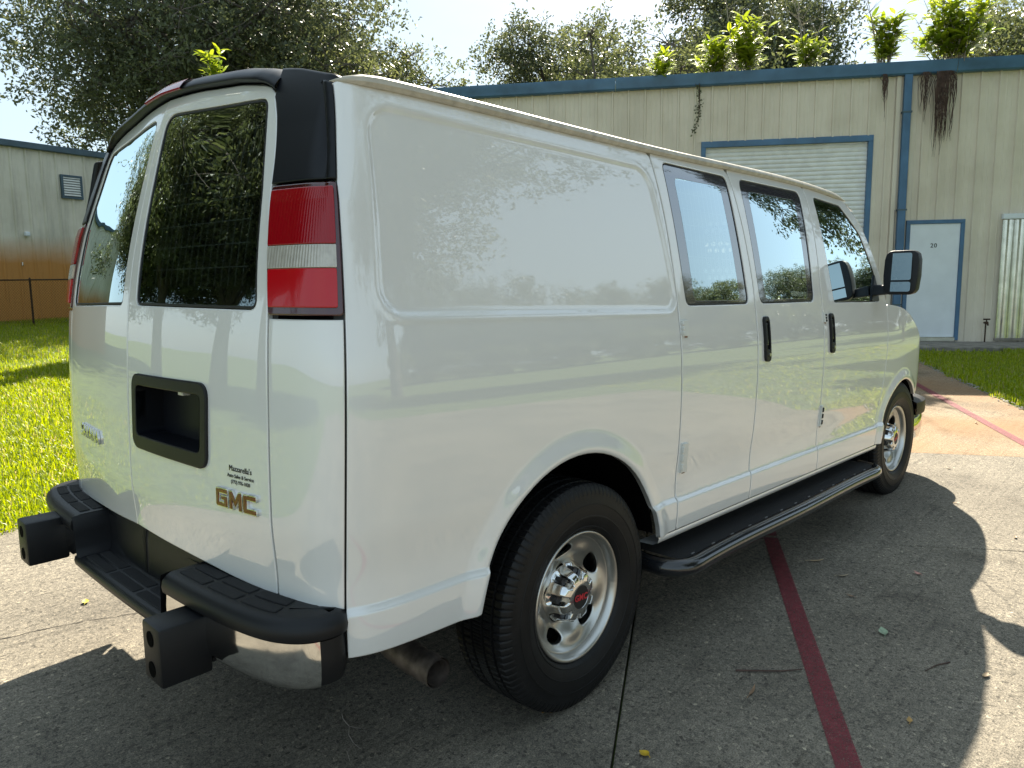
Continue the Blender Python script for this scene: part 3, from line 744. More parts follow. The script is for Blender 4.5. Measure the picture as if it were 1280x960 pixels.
# ------------------------------------------------------------------ wheels
def lathe(prof,n=64,rfun=None):
    # prof: (axial, radius); axis = y, outward face towards -y
    rows=[]
    for i in range(n):
        a=2*math.pi*i/n;ca,sa=math.cos(a),math.sin(a)
        rows.append([(r_*ca,y_,r_*sa) for y_,r_ in (prof if rfun is None else rfun(a,i))])
    b_=MB();b_.loft(rows+[rows[0]]);return b_
RT=.385
ng=96
tp=[(-.095,.222),(-.108,.230),(-.112,.238),(-.1105,.240),(-.119,.258),(-.1225,.272),(-.1238,.273),(-.1238,.277),(-.1230,.278),(-.1245,.295),(-.1240,.312),(-.1252,.3125),(-.1252,.316),(-.1235,.317),(-.122,.325),(-.116,.347),(-.1165,.349),(-.110,.3655),(-.104,.3745)]
def rf_(a,i):
    k=i%6
    lug=0 if k in(0,) else 1
    pr=[]
    for y_,r_ in tp: pr.append((y_,r_-(0.004 if (r_>.348 and not lug) else 0)))
    for y_,d_ in ((-.098,.0),(-.072,.0),(-.070,.008),(-.062,.008),(-.060,0),(-.030,0),(-.028,.008),(-.020,.008),(-.018,0),(.018,0),(.020,.008),(.028,.008),(.030,0),(.060,0),(.062,.008),(.070,.008),(.072,0),(.098,0)):
        rr=RT-.004*(abs(y_)/.1)**2-d_
        if not lug or (k==3 and abs(y_)<.06): rr-=.0045
        pr.append((y_,rr))
    for y_,r_ in tp[::-1]: pr.append((-y_,r_-(0.004 if (r_>.348 and not lug) else 0)))
    return pr
tyre_me=lathe(None,ng*6,rf_).mesh('tyre',fix=True);sm(tyre_me,38)
# sidewall raised ring is part of the tyre profile; rim
rimp=[(.02,.215),(-.06,.208),(-.092,.207),(-.1005,.212),(-.1035,.219),(-.100,.222),(-.092,.2225)]
rim_b=lathe([(.10,.205),(.0,.196),(-.055,.196),(-.080,.200),(-.096,.206),(-.1015,.211),(-.1045,.217),(-.103,.2205),(-.097,.2225)],96)
rim_me=rim_b.mesh('rim',smooth=50,fix=True)
# disc with five oval hand holes: polar surface cut by CDT
def discsurf(u,v,off=0.):
    u,v=np.asarray(u,float),np.asarray(v,float);r=np.hypot(u,v)
    d=DP(r)[...,0]-off
    th=np.arctan2(v,u)
    rid=.010*np.cos(5*(th-DPH)+math.pi)*np.exp(-((r-.145)/.035)**2)
    return np.stack([u,d-rid-0,v],-1)
DP=nspline([0,.06,.085,.10,.125,.15,.175,.195,.21],[-.028,-.028,-.028,-.030,-.040,-.052,-.060,-.072,-.090])
DPH=rad(30)
def ell(cx,cy,ra,rb,rot,n=22): return [(cx+ra*math.cos(t)*math.cos(rot)-rb*math.sin(t)*math.sin(rot),cy+ra*math.cos(t)*math.sin(rot)+rb*math.sin(t)*math.cos(rot)) for t in np.linspace(0,2*math.pi,n,endpoint=False)]
hol=[]
for k in range(5):
    a=DPH+k*2*math.pi/5;hol.append(ell(.151*math.cos(a),.151*math.sin(a),.024,.044,a))
circ=lambda r,n:[(r*math.cos(t),r*math.sin(t)) for t in np.linspace(0,2*math.pi,n,endpoint=False)]
disc_me=panelmesh('wheel_disc',circ(.199,90),holes=hol+[circ(.055,40)],surf=discsurf,fine=.008,coarse=1,depth=.018,bev=.005)
# chrome centre cap with eight lug pockets
def caprow(a,i): return None
cp=MB();rows=[];n=160
for i in range(n):
    a=2*math.pi*i/n;k=(math.cos(8*a)+1)/2;k=sstep(.45,.75,k)
    prof_=[(-.030,.108),(-.040,.1075),(-.048,.102-.004*k),(-.062,.095-.022*k),(-.082,.090-.026*k),(-.098,.083-.022*k),(-.1055,.075-.016*k),(-.1085,.058),(-.110,.052),(-.1105,.040),(-.1095,.0395)]
    rows.append([(r_*math.cos(a),y_,r_*math.sin(a)) for y_,r_ in prof_])
cp.loft(rows+[rows[0]]);cap_me=cp.mesh('hub_cap',smooth=50)
lug=MB()
k=MB();k.tube([(0,-.095,0),(0,-.1095,0)],.0395,40);cc_me=k.mesh('cap_disc')
lug_mes=[]
for i in range(8):
    a=2*math.pi*i/8;k=MB();c_=(.083*math.cos(a),.083*math.sin(a))
    k.tube([(c_[0],-.03,c_[1]),(c_[0],-.080,c_[1])],.0125,6);lug_mes.append(k.mesh('lug_nut'))
txt=textmesh('GMC',.030,.0004,.0008,spacing=1.05)
mapmesh(txt,lambda x,y,z:(x,-.1105-z-.0006,y-.010))
drum=MB();drum.tube([(0,.08,0),(0,-.005,0)],.17,40);drum_me=drum.mesh('brake_drum')
def wheel(x,y,steer=0,spin=0):
    wh=bpy.data.objects.new('wheel',None);COL.objects.link(wh);wh.parent=van
    flip=y>0
    wh.location=(x,y,RT-.006);wh.rotation_euler=(0,spin if not flip else -spin,(math.pi if flip else 0)+steer)
    obj('tyre',tyre_me,M['rubber'],wh)
    r_=obj('rim',rim_me,M['steel'],wh);obj('wheel_disc',disc_me,M['steel'],r_);obj('brake_drum',drum_me,M['dark'],r_)
    h_=obj('hub_cap',cap_me,M['chrome'],wh);obj('cap_disc',cc_me,M['text'],h_);obj('cap_lettering',txt,M['redtxt'],h_)
    for l_ in lug_mes:obj('lug_nut',l_,M['lug'],h_)
wheel(0,-.862,0,rad(4));wheel(0,.862,0,rad(40));wheel(3.43,-.862,rad(-1.5),rad(-12));wheel(3.43,.862,rad(-1.5),rad(10))
# wheel wells
for k_,sg in ((0,1),(0,-1),(1,1),(1,-1)):
    cx,cz,r_=ARC[k_];b_=MB();rows=[]
    for y_ in (-.965,-.80,-.58):
        rows.append([(cx+(r_+.012)*math.cos(t),y_*sg,cz+(r_+.012)*math.sin(t)-SH*cx) for t in np.linspace(.17,math.pi-.17,32)])
    b_.loft(rows);b0=len(b_.v);b_.add([q for q in rows[-1]],[tuple(range(32))])
    obj('wheel_well',b_.mesh('wheel_well',smooth=40),M['dark'],van)
# underbody, floor, lining
k=MB();k.box((1.35,0,.50),(2.10,.56,.06));k.box((1.2,0,.36),(1.9,.30,.05));k.tube([(0,-.80,.375),(0,.80,.375)],.055,12);k.box((0,0,.375),(.14,.17,.14));obj('underbody',k.mesh('underbody'),M['dark'],van)
k=MB();k.box((.95,0,.66),(1.85,.55,.02));obj('cargo_floor',k.mesh('cargo_floor'),M['liner'],van)
k=MB();k.box((-.70,0,.55),(.22,.93,.05));obj('rear_underbody',k.mesh('rear_underbody'),M['dark'],van)
# lining inside the sheet metal
for sg in (1,-1):
    ln=MB();rows=[]
    for z in np.linspace(.96,1.30,4):
        q=P(np.linspace(-.75,3.0,40),z,-.05);q[:,1]*=sg;rows.append(q)
    ln.loft(rows);obj('side_lining',ln.mesh('side_lining',fix=False),M['liner'],van)
# black cavity strip between side and corner (seam)
for sg in (1,-1):
    ln=MB();rows=[]
    for z in np.linspace(.50,1.90,12):
        q=P(np.linspace(seamQ(z)-.03,seamQ(z)+.03,4),z,-.019);q[:,1]*=sg;rows.append(q)
    ln.loft(rows);obj('seam_seal',ln.mesh('seam_seal',fix=False),M['seal'],van)
    for fn,z0,z1 in ((sm1,.49,1.90),(sm2,.49,1.90),(sm3,.49,1.93),(sm4,.50,1.33),(rdR,.63,1.90)):
        if sg==-1 and fn in (sm1,sm2): continue
        ln=MB();rows=[]
        for z in np.linspace(z0,z1,24):
            q=P(np.linspace(float(fn(z))-.02,float(fn(z))+.02,3),z,-.016);q[:,1]*=sg;rows.append(q)
        ln.loft(rows);obj('seam_seal',ln.mesh('seam_seal',fix=False),M['seal'],van)
ln=MB();rows=[]
for z in np.linspace(.66,1.97,20):
    q=P(np.array([S0+.03,S0]),z,-.017);rows.append([q[0],q[1],q[0]*np.array([1,-1,1])])
ln.loft(rows);obj('seam_seal',ln.mesh('seam_seal',fix=False),M['seal'],van)
# partition with round holes, window guards, seats
hl=[];yv=[]
for j in range(9):
    for sg in (-1,1):
        for i in range(5):
            hl.append((sg*(.56-i*.042-(.021 if j%2 else 0)),1.45+j*.0365))
hols=[[(a+.0135*math.cos(t),b+.0135*math.sin(t)) for t in np.linspace(0,2*math.pi,8,endpoint=False)] for a,b in hl]
def ps(u,v,off=0.): u,v=np.broadcast_arrays(np.asarray(u,float),np.asarray(v,float));return np.stack([1.90+.0*u-off,u,v],-1)
V_,F_,_o=cdt([[(-.86,.68),(.86,.68),(.86,1.55),(.70,1.98),(-.70,1.98),(-.86,1.55)]]+hols,[])
cen=V_[F_].mean(1);okk=inpoly(cen,np.array([(-.86,.68),(.86,.68),(.86,1.55),(.70,1.98),(-.70,1.98),(-.86,1.55)]))
hc=np.array(hl)
for i in range(len(cen)):
    if okk[i] and np.min(np.hypot(*(hc-cen[i]).T))<.0118: okk[i]=False
me=bpy.data.meshes.new('partition');me.from_pydata([(1.90,a,b) for a,b in V_],[],[tuple(q) for q in F_[okk]]);obj('partition',me,M['bform'],van)
def guard(corn,mir,parent,ds=.034,dz=.062):
    c=np.array(rp(corn,.02));mn=c.min(0);mx_=c.max(0);b_=MB()
    def seg(a,b):
        n=8;pts=[P(a[0]+(b[0]-a[0])*i/n,a[1]+(b[1]-a[1])*i/n,-.022) for i in range(n+1)]
        if mir: pts=[q*np.array([1,-1,1]) for q in pts]
        b_.tube(pts,.002,4,cap=False)
    for z in np.arange(mn[1]+.05,mx_[1]-.03,dz):
        xs=[x for x in np.linspace(mn[0],mx_[0],120) if inpoly(np.array([(x,z)]),c)[0]]
        if xs: seg((xs[0],z),(xs[-1],z))
    for x in np.arange(mn[0]+.03,mx_[0]-.02,ds):
        zs=[z for z in np.linspace(mn[1],mx_[1],80) if inpoly(np.array([(x,z)]),c)[0]]
        if len(zs)>3: seg((x,zs[0]),(x,zs[-1]))
    obj('window_guard',b_.mesh('window_guard',fix=False),M['wire'],parent)
guard([(-1.80,1.86),(-1.33,1.84),(-1.26,1.40),(-1.80,1.40)],False,rdoors[0]);guard([(-1.80,1.86),(-1.33,1.84),(-1.26,1.40),(-1.80,1.40)],True,rdoors[1]);guard(fA,False,dA)
for sg in (-1,1):
    st=bpy.data.objects.new('seat',None);COL.objects.link(st);st.parent=van
    def sec(pts,hw,n=12):
        b_=MB();rows=[]
        for x,z,w_,t_ in pts: rows.append([(x+t_*math.sin(a)*0.5,sg*.48+w_*np.sign(math.cos(a))*abs(math.cos(a))**.5,z+t_*np.sign(math.sin(a))*abs(math.sin(a))**.5*0) if False else (x+t_*np.sign(math.sin(a))*abs(math.sin(a))**.6,sg*.48+w_*np.sign(math.cos(a))*abs(math.cos(a))**.6,z) for a in np.linspace(0,2*math.pi,20,endpoint=False)])
        b_.loft(rows,closed=True);n=20;k=len(b_.v)-n;b_.f.append(tuple(range(n)));b_.f.append(tuple(range(k,k+n)));return b_
    obj('seat_back',sec([(2.28,.95,.22,.05),(2.26,1.05,.25,.07),(2.20,1.22,.25,.07),(2.17,1.32,.21,.06),(2.16,1.345,.16,.03)],0).mesh('seat_back',smooth=50),M['seat'],st)
    obj('headrest',sec([(2.14,1.34,.05,.02),(2.13,1.37,.12,.04),(2.12,1.41,.12,.045),(2.12,1.44,.10,.04),(2.12,1.45,.07,.02)],0).mesh('headrest',smooth=50),M['seat'],st)
    b_=MB();b_.box((2.50,sg*.48,.90),(.26,.25,.10));obj('seat_cushion',b_.mesh('seat_cushion',bevel=.04,smooth=40),M['seat'],st)
k=MB();rows=[]
for y_ in np.linspace(-.85,.85,9): rows.append([(3.25,y_,.75),(2.98,y_,.85),(2.92,y_,1.10),(3.0,y_,1.24),(3.22,y_,1.27)])
k.loft(rows);obj('dashboard',k.mesh('dashboard',smooth=40,fix=False),M['seat'],van)
# ------------------------------------------------------------------ door mirrors
for sg in (1,-1):
    mr=bpy.data.objects.new('door_mirror',None);COL.objects.link(mr);mr.parent=van
    hz=[(1.342,.55),(1.350,.80),(1.37,.94),(1.45,1.0),(1.54,.985),(1.575,.90),(1.589,.72),(1.593,.5)]
    y0,y1,x0_,x1_=-1.035,-1.218,2.775,2.93;b_=MB();rows=[]
    for z,k_ in hz:
        yc=(y0+y1)/2;hy=(y0-y1)/2*k_;xf=x0_+.012*(z-1.47)/.12
        c_=[(xf,yc+hy),(xf,yc-hy),(xf+.07*k_,yc-hy*1.02),(xf+.13*k_,yc-hy*.75),(xf+.15*k_,yc),(xf+.13*k_,yc+hy*.8),(xf+.06*k_,yc+hy)]
        rows.append([(a,b*sg,z) for a,b in c_])
    b_.loft(rows,closed=True);b_.f.append(tuple(range(7)));q=len(b_.v)-7;b_.f.append(tuple(range(q,q+7)))
    obj('mirror_housing',b_.mesh('mirror_housing',smooth=50,bevel=.006),M['black'],mr)
    for z0,z1,nm in ((1.425,1.578,'mirror_glass'),(1.360,1.415,'wide_angle_glass')):
        pl=rp([(-1.050,z0),(-1.188,z0),(-1.185 if z1>1.5 else -1.188,z1),(-1.056,z1)],.014)
        me=bpy.data.meshes.new(nm);tl=.09
        n=len(pl);me.from_pydata([(x0_-.006+.10*(b-1.47)*1.0+tl*(a+1.12)*1.6,a*sg,b) for a,b in pl],[],[tuple(range(n))])
        obj(nm,me,M['mirror'],mr)
    b_=MB();b_.add([(2.80,-.965*sg,1.335),(2.93,-.965*sg,1.335),(2.93,-.965*sg,1.40),(2.82,-.965*sg,1.40),(2.80,-1.07*sg,1.345),(2.90,-1.07*sg,1.345),(2.90,-1.07*sg,1.395),(2.81,-1.07*sg,1.395)],[(0,1,2,3),(7,6,5,4),(0,4,5,1),(1,5,6,2),(2,6,7,3),(3,7,4,0)])
    obj('mirror_arm',b_.mesh('mirror_arm',bevel=.008,smooth=40),M['black'],mr)
    sail=panelmesh('mirror_sail',rp([(2.80,1.365),(2.94,1.366),(2.93,1.44),(2.895,1.53)],.01),off=.003,depth=.012,fine=.02,coarse=1,bev=.004,mirror=sg<0);obj('mirror_sail',sail,M['black'],mr)
# wipers / antenna
k=MB();q=P(3.36,1.325);k.tube([(q[0],q[1]+.06,q[2]),(q[0]-.03,q[1]+.06,q[2]+.62)],[.003,.0012],6);obj('antenna',k.mesh('antenna'),M['black'],van)
# the rear sits a hair out of square with the flanks
SK=Matrix.Identity(4);SK[0][1]=.014;SK[0][3]=.014*.95
for ch in van.children: ch.matrix_parent_inverse=SK
# ------------------------------------------------------------------ the site: a grid turned 30 degrees from the van
A0=rad(30);E1=np.array([math.cos(A0),math.sin(A0)]);E2=np.array([-math.sin(A0),math.cos(A0)])
FW=np.array([math.cos(YAW),math.sin(YAW)])
def terr(x,y):
    d=(np.asarray(x,float)-CAM[0])*FW[0]+(np.asarray(y,float)-CAM[1])*FW[1]-5.0
    z=.04*(np.logaddexp(0,d*1.6)/1.6-np.logaddexp(0,(d-19)*.5)/.5)
    return z
def ac(a,c): return a*E1+c*E2
def nodes_of(m): return m.node_tree,m.node_tree.nodes['Principled BSDF']
def ramp(t,src,stops):
    r=t.nodes.new('ShaderNodeValToRGB');e=r.color_ramp.elements
    e[0].position=stops[0][0];e[0].color=(*stops[0][1],1);e[1].position=stops[-1][0];e[1].color=(*stops[-1][1],1)
    for p_,c_ in stops[1:-1]:
        q=e.new(p_);q.color=(*c_,1)
    t.links.new(src,r.inputs[0]);return r.outputs[0]
def noise(t,vec,scale,detail=5,rough=.5):
    n=t.nodes.new('ShaderNodeTexNoise');n.inputs['Scale'].default_value=scale;n.inputs['Detail'].default_value=detail;n.inputs['Roughness'].default_value=rough
    t.links.new(vec,n.inputs['Vector']);return n.outputs['Fac']
def mixc(t,fac,a,b,mode='MIX'):
    m=t.nodes.new('ShaderNodeMix');m.data_type='RGBA';m.blend_type=mode
    if hasattr(fac,'links') or not isinstance(fac,float): t.links.new(fac,m.inputs[0])
    else: m.inputs[0].default_value=fac
    for k,v in ((6,a),(7,b)):
        if isinstance(v,tuple): m.inputs[k].default_value=(*v,1)
        else: t.links.new(v,m.inputs[k])
    return m.outputs[2]
def concrete(name,base,stain=None,sf=.5):
    m=bpy.data.materials.new(name);m.use_nodes=True;t,b=nodes_of(m)
    g=t.nodes.new('ShaderNodeNewGeometry').outputs['Position']
    c=ramp(t,noise(t,g,1.3,8,.62),[(.30,tuple(x*.72 for x in base)),(.5,base),(.72,tuple(x*1.18 for x in base))])
    # pits and exposed aggregate
    v=t.nodes.new('ShaderNodeTexVoronoi');v.inputs['Scale'].default_value=95;t.links.new(g,v.inputs['Vector'])
    sp=ramp(t,v.outputs['Color'],[(.0,(.30,.30,.30)),(.25,(.72,.72,.72)),(.70,(1.0,1.0,1.0)),(.90,(1.2,1.18,1.14)),(1.,(2.4,2.35,2.2))])
    c=mixc(t,1.0,c,sp,'MULTIPLY')
    f=ramp(t,noise(t,g,190,4,.8),[(.34,(.15,.15,.15)),(.5,(.95,.95,.95)),(.70,(1.75,1.7,1.6))])
    c=mixc(t,.95,c,f,'MULTIPLY')
    # drag marks of the broom finish, across the slab
    mp_=t.nodes.new('ShaderNodeMapping');mp_.inputs['Rotation'].default_value=(0,0,-rad(30-90));mp_.inputs['Scale'].default_value=(2.2,38,8)
    t.links.new(g,mp_.inputs[0]);br=noise(t,mp_.outputs[0],1.0,5,.65)
    c=mixc(t,.8,c,ramp(t,br,[(.30,(.55,.55,.55)),(.45,(1,1,1)),(.8,(1.1,1.1,1.1))]),'MULTIPLY')
    # darker grime blotches
    gr_=ramp(t,noise(t,g,.55,6,.6),[(.35,(.62,.62,.63)),(.6,(1,1,1))]);c=mixc(t,.7,c,gr_,'MULTIPLY')
    oil=ramp(t,noise(t,g,2.3,4,.55),[(.60,(1,1,1)),(.74,(.55,.54,.53))]);c=mixc(t,.8,c,oil,'MULTIPLY')
    if stain:
        st_=ramp(t,noise(t,g,.7,5,.6),[(.30,(0,0,0)),(.62,(1,1,1))]);mm=t.nodes.new('ShaderNodeMath');mm.operation='MULTIPLY';mm.inputs[1].default_value=sf
        t.links.new(st_,mm.inputs[0]);c=mixc(t,mm.outputs[0],c,stain)
    t.links.new(c,b.inputs['Base Color']);b.inputs['Roughness'].default_value=.86;b.inputs['Specular IOR Level'].default_value=.3
    bm_=t.nodes.new('ShaderNodeBump');bm_.inputs['Strength'].default_value=.55;bm_.inputs['Distance'].default_value=.006
    ad=t.nodes.new('ShaderNodeMath');ad.operation='ADD';t.links.new(noise(t,g,120,4,.7),ad.inputs[0]);t.links.new(br,ad.inputs[1])
    t.links.new(ad.outputs[0],bm_.inputs['Height']);t.links.new(bm_.outputs[0],b.inputs['Normal'])
    return m
M['conc']=concrete('worn_concrete',(.238,.212,.168))
M['conc2']=concrete('rust_stained_concrete',(.30,.24,.165),stain=(.27,.145,.06),sf=.75)
def soil(name):
    m=bpy.data.materials.new(name);m.use_nodes=True;t,b=nodes_of(m);g=t.nodes.new('ShaderNodeNewGeometry').outputs['Position']
    c=ramp(t,noise(t,g,3.,8,.65),[(.3,(.035,.055,.012)),(.5,(.075,.12,.02)),(.7,(.12,.17,.03))])
    c=mixc(t,.6,c,ramp(t,noise(t,g,60,4,.7),[(.3,(.4,.4,.4)),(.6,(1.1,1.1,1.1))]),'MULTIPLY')
    t.links.new(c,b.inputs['Base Color']);b.inputs['Roughness'].default_value=.95
    return m
M['soil']=soil('lawn_soil')
# ground: one sheet out to the horizon
rr=np.r_[0,np.geomspace(.6,900,70)];th=np.linspace(0,2*math.pi,97)[:-1]
gv=[(3,3,float(terr(3,3))-.035)];gf=[]
for r_ in rr[1:]:
    for t_ in th:
        x,y=3+r_*math.cos(t_),3+r_*math.sin(t_);gv.append((x,y,float(terr(x,y))-.035))
n=len(th)
for k in range(n): gf.append((0,1+k,1+(k+1)%n))
for i in range(len(rr)-2):
    for k in range(n): gf.append((1+i*n+k,1+(i+1)*n+k,1+(i+1)*n+(k+1)%n,1+i*n+(k+1)%n))
me=bpy.data.meshes.new('ground');me.from_pydata(gv,[],gf);sm(me,180);struct(obj('ground',me,M['soil']))
# driveway slabs, each with its own edges
drive=bpy.data.objects.new('driveway',None);COL.objects.link(drive);struct(drive)
rng=random.Random(5)
def jag(a0,c0,a1,c1,amp,n=26,seed=0):
    r_=random.Random(seed);o=[];ph=[r_.uniform(0,6) for _ in range(4)]
    for i in range(n+1):
        f=i/n;a=a0+(a1-a0)*f;c=c0+(c1-c0)*f;w_=amp*(math.sin(f*9+ph[0])+.5*math.sin(f*23+ph[1])+.35*math.sin(f*47+ph[2])+r_.uniform(-.4,.4))*min(1,6*f,6*(1-f))
        o.append((a+w_,c))
    return o
def slab(poly,m,dz=0):
    def S_(u,v,off=0.):
        u,v=np.broadcast_arrays(np.asarray(u,float),np.asarray(v,float))
        x=u*E1[0]+v*E2[0];y=u*E1[1]+v*E2[1];return np.stack([x,y,terr(x,y)+off+dz],-1)
    me=panelmesh('slab',poly,surf=S_,fine=.12,coarse=2,depth=.09,bev=.006)
    return obj('slab',me,m,drive)
JG=.004
cl=[2.76,-.975,-4.58]
al=[-14,-9.6,-5.2]
crk=[(a+.0,c) for a,c in jag(1.42,2.76,1.34,-4.58,.035,60,3)]
for ci in range(2):
    c1,c0=cl[ci],cl[ci+1]
    for i in range(2):
        slab([(al[i]+JG,c0+JG),(al[i+1]-JG,c0+JG),(al[i+1]-JG,c1-JG),(al[i]+JG,c1-JG)],M['conc'],rng.uniform(-.002,.001))
    seg=[(a,c) for a,c in crk if c0+.02<c<c1-.02]
    e0=np.interp(c0,[q[1] for q in crk[::-1]],[q[0] for q in crk[::-1]]);e1=np.interp(c1,[q[1] for q in crk[::-1]],[q[0] for q in crk[::-1]])
    sg_=[(float(e1),c1-JG)]+seg+[(float(e0),c0+JG)]
    slab([(al[2]+JG,c0+JG)]+[(a-.0032,c) for a,c in sg_[::-1]]+[(al[2]+JG,c1-JG)],M['conc'])
    slab([(3.66-JG,c0+JG),(3.66-JG,c1-JG)]+[(a+.0032,c) for a,c in sg_],M['conc'])
    for a0,a1 in ((3.66,7.9),(7.9,11.92)):
        slab([(a0+JG,c0+JG),(a1-JG,c0+JG),(a1-JG,c1-JG),(a0+JG,c1-JG)],M['conc2'],rng.uniform(-.002,.001))
for a0,a1 in ((-9.6,-5.2),(-5.2,-.8),(-.8,3.66)): slab([(a0+JG,-8.4),(a1-JG,-8.4),(a1-JG,-4.58-JG),(a0+JG,-4.58-JG)],M['conc'],-.001)
# painted stall lines (worn red paint)
def paintmat():
    m=bpy.data.materials.new('worn_red_paint');m.use_nodes=True;t,b=nodes_of(m);g=t.nodes.new('ShaderNodeNewGeometry').outputs['Position']
    c=ramp(t,noise(t,g,30,6,.7),[(.3,(.12,.022,.025)),(.55,(.20,.026,.036)),(.75,(.27,.06,.065))])
    t.links.new(c,b.inputs['Base Color']);b.inputs['Roughness'].default_value=.7
    f=ramp(t,noise(t,g,210,4,.75),[(.38,(0,0,0)),(.50,(1,1,1))]);t.links.new(f,b.inputs['Alpha'])
    bm_=t.nodes.new('ShaderNodeBump');bm_.inputs['Strength'].default_value=.5;bm_.inputs['Distance'].default_value=.006
    t.links.new(noise(t,g,120,4,.7),bm_.inputs['Height']);t.links.new(bm_.outputs[0],b.inputs['Normal'])
    return m
M['line']=paintmat()
for c_,a0,a1,w_ in ((-1.655,-3.2,1.385,.038),(-1.655,1.415,1.62,.038),(-3.98,4.0,7.88,.042),(-3.98,3.67,3.9,.042)):
    me=MB();rows=[]
    for a in np.linspace(a0,a1,60):
        q0=ac(a,c_-w_);q1=ac(a,c_+w_);rows.append([(*q0,float(terr(*q0))+.0025),(*q1,float(terr(*q1))+.0025)])
    me.loft(rows);struct(obj('parking_line',me.mesh('parking_line',fix=False),M['line']))
# fine cracks in the slabs
M['crack']=mat('crack_dirt',(.03,.027,.022),.95)
def crack(pts,w_=.004):
    me=MB();rows=[];r_=random.Random(len(pts))
    P_=nspline(np.arange(len(pts)),pts)(np.linspace(0,len(pts)-1,40));P_=P_+np.array([[r_.uniform(-.006,.006),r_.uniform(-.006,.006)] for _ in P_])
    t_=np.gradient(P_,axis=0);t_/=np.linalg.norm(t_,axis=1,keepdims=True)
    for i,q in enumerate(P_):
        n_=np.array([-t_[i,1],t_[i,0]])*w_*.5*(.4+.6*math.sin(math.pi*i/39))*r_.uniform(.4,1.3);z=float(terr(*q))+.002
        rows.append([(*(q-n_),z),(*(q+n_),z)])
    me.loft(rows);obj('crack',me.mesh('crack',fix=False),M['crack'],drive)
crack([(-1.9,1.33),(-1.5,1.16),(-1.21,1.09),(-.94,1.02),(-.6,.85)],.006)
# ------------------------------------------------------------------ metal building across the driveway
WO=np.array([13.43777683,1.20896083]);WT=np.array([-.55296156,.83320676]);WN=np.array([-.83320676,-.55296156])
def wp(w_,z,out=0.):
    q=WO+WT*w_+WN*out;return Vector((q[0],q[1],z))
def metalmat(name,base,streak=.25,rust=None,z0=0,z1=1):
    m=bpy.data.materials.new(name);m.use_nodes=True;t,b=nodes_of(m);g=t.nodes.new('ShaderNodeNewGeometry').outputs['Position']
    mp_=t.nodes.new('ShaderNodeMapping');mp_.inputs['Scale'].default_value=(2,2,.25);t.links.new(g,mp_.inputs[0])
    c=ramp(t,noise(t,mp_.outputs[0],1.6,7,.62),[(.28,tuple(x*(1-streak) for x in base)),(.52,base),(.8,tuple(x*1.06 for x in base))])
    c=mixc(t,.5,c,ramp(t,noise(t,g,1.1,5,.6),[(.35,(.78,.76,.72)),(.6,(1,1,1))]),'MULTIPLY')
    if rust:
        sx=t.nodes.new('ShaderNodeSeparateXYZ');t.links.new(g,sx.inputs[0])
        mr=t.nodes.new('ShaderNodeMapRange');mr.inputs['From Min'].default_value=z1;mr.inputs['From Max'].default_value=z0;t.links.new(sx.outputs[2],mr.inputs[0])
        ad=t.nodes.new('ShaderNodeMath');ad.operation='MULTIPLY_ADD';ad.inputs[1].default_value=.5;t.links.new(noise(t,g,.8,6,.6),ad.inputs[0]);ad.inputs[2].default_value=-.25
        a2=t.nodes.new('ShaderNodeMath');a2.operation='ADD';a2.use_clamp=True;t.links.new(ad.outputs[0],a2.inputs[0]);t.links.new(mr.outputs[0],a2.inputs[1])
        f=ramp(t,a2.outputs[0],[(.15,(0,0,0)),(.75,(1,1,1))]);c=mixc(t,f,c,rust)
    t.links.new(c,b.inputs['Base Color']);b.inputs['Roughness'].default_value=.5;b.inputs['Specular IOR Level'].default_value=.4
    return m
M['tan']=metalmat('tan_wall_sheet',(.73,.665,.55),.07)
M['tanrust']=metalmat('rust_stained_wall_sheet',(.70,.655,.55),rust=(.50,.23,.06),z0=1.9,z1=3.3)
M['blue']=mat('blue_trim_paint',(.060,.145,.26),.4,var=.22,vscale=3)
M['blued']=mat('slate_trim_paint',(.06,.10,.13),.45,var=.2,vscale=3)
M['white']=mat('white_door_paint',(.74,.79,.83),.45,var=.05,vscale=3)
M['slat']=mat('shutter_slat',(.74,.75,.72),.45,var=.08,vscale=6)
M['galv']=mat('galvanised_sheet',(.62,.62,.58),.22,metal=1,var=.15,vscale=6,bump=.03,bscale=14)
M['foot']=mat('concrete_footing',(.22,.20,.17),.9,var=.35,vscale=7,bump=.4,bscale=60)
bld=thing('metal_building','tan ribbed metal building with blue eave trim and a white numbered door','building',(*wp(4,.3),))
Bi=Matrix.Translation(-bld.location)
def bobj(name,mb,m,parent=None,**k):
    me=mb.mesh(name,**k)
    if parent is None or parent is bld:
        me.transform(Bi);return obj(name,me,m,bld)
    me.transform(Bi);return obj(name,me,m,parent)
def wquad(mb,w0,w1,z0,z1,o0,o1):
    c=[wp(w_,z,o) for w_ in(w0,w1) for z in(z0,z1) for o in(o0,o1)]
    mb.add(c,[(0,1,3,2),(4,6,7,5),(0,4,5,1),(2,3,7,6),(0,2,6,4),(1,5,7,3)]);return mb
PITCH=.305
def ribprof(w0): # raised ribs of a 12 inch panel seen in plan
    d=PITCH
    return [(w0,.0),(w0+.024,.0),(w0+.036,.036),(w0+.064,.036),(w0+.076,0),(w0+.150,0),(w0+.158,.005),(w0+.172,.005),(w0+.180,0),(w0+.228,0),(w0+.236,.005),(w0+.250,.005),(w0+.258,0),(w0+d,.0)]
RD=(1.24,4.26,4.05) # shutter opening
DR=(-.37,.61,2.53)  # door opening
ZT=5.06;kk=0
w_=-2.7+.02
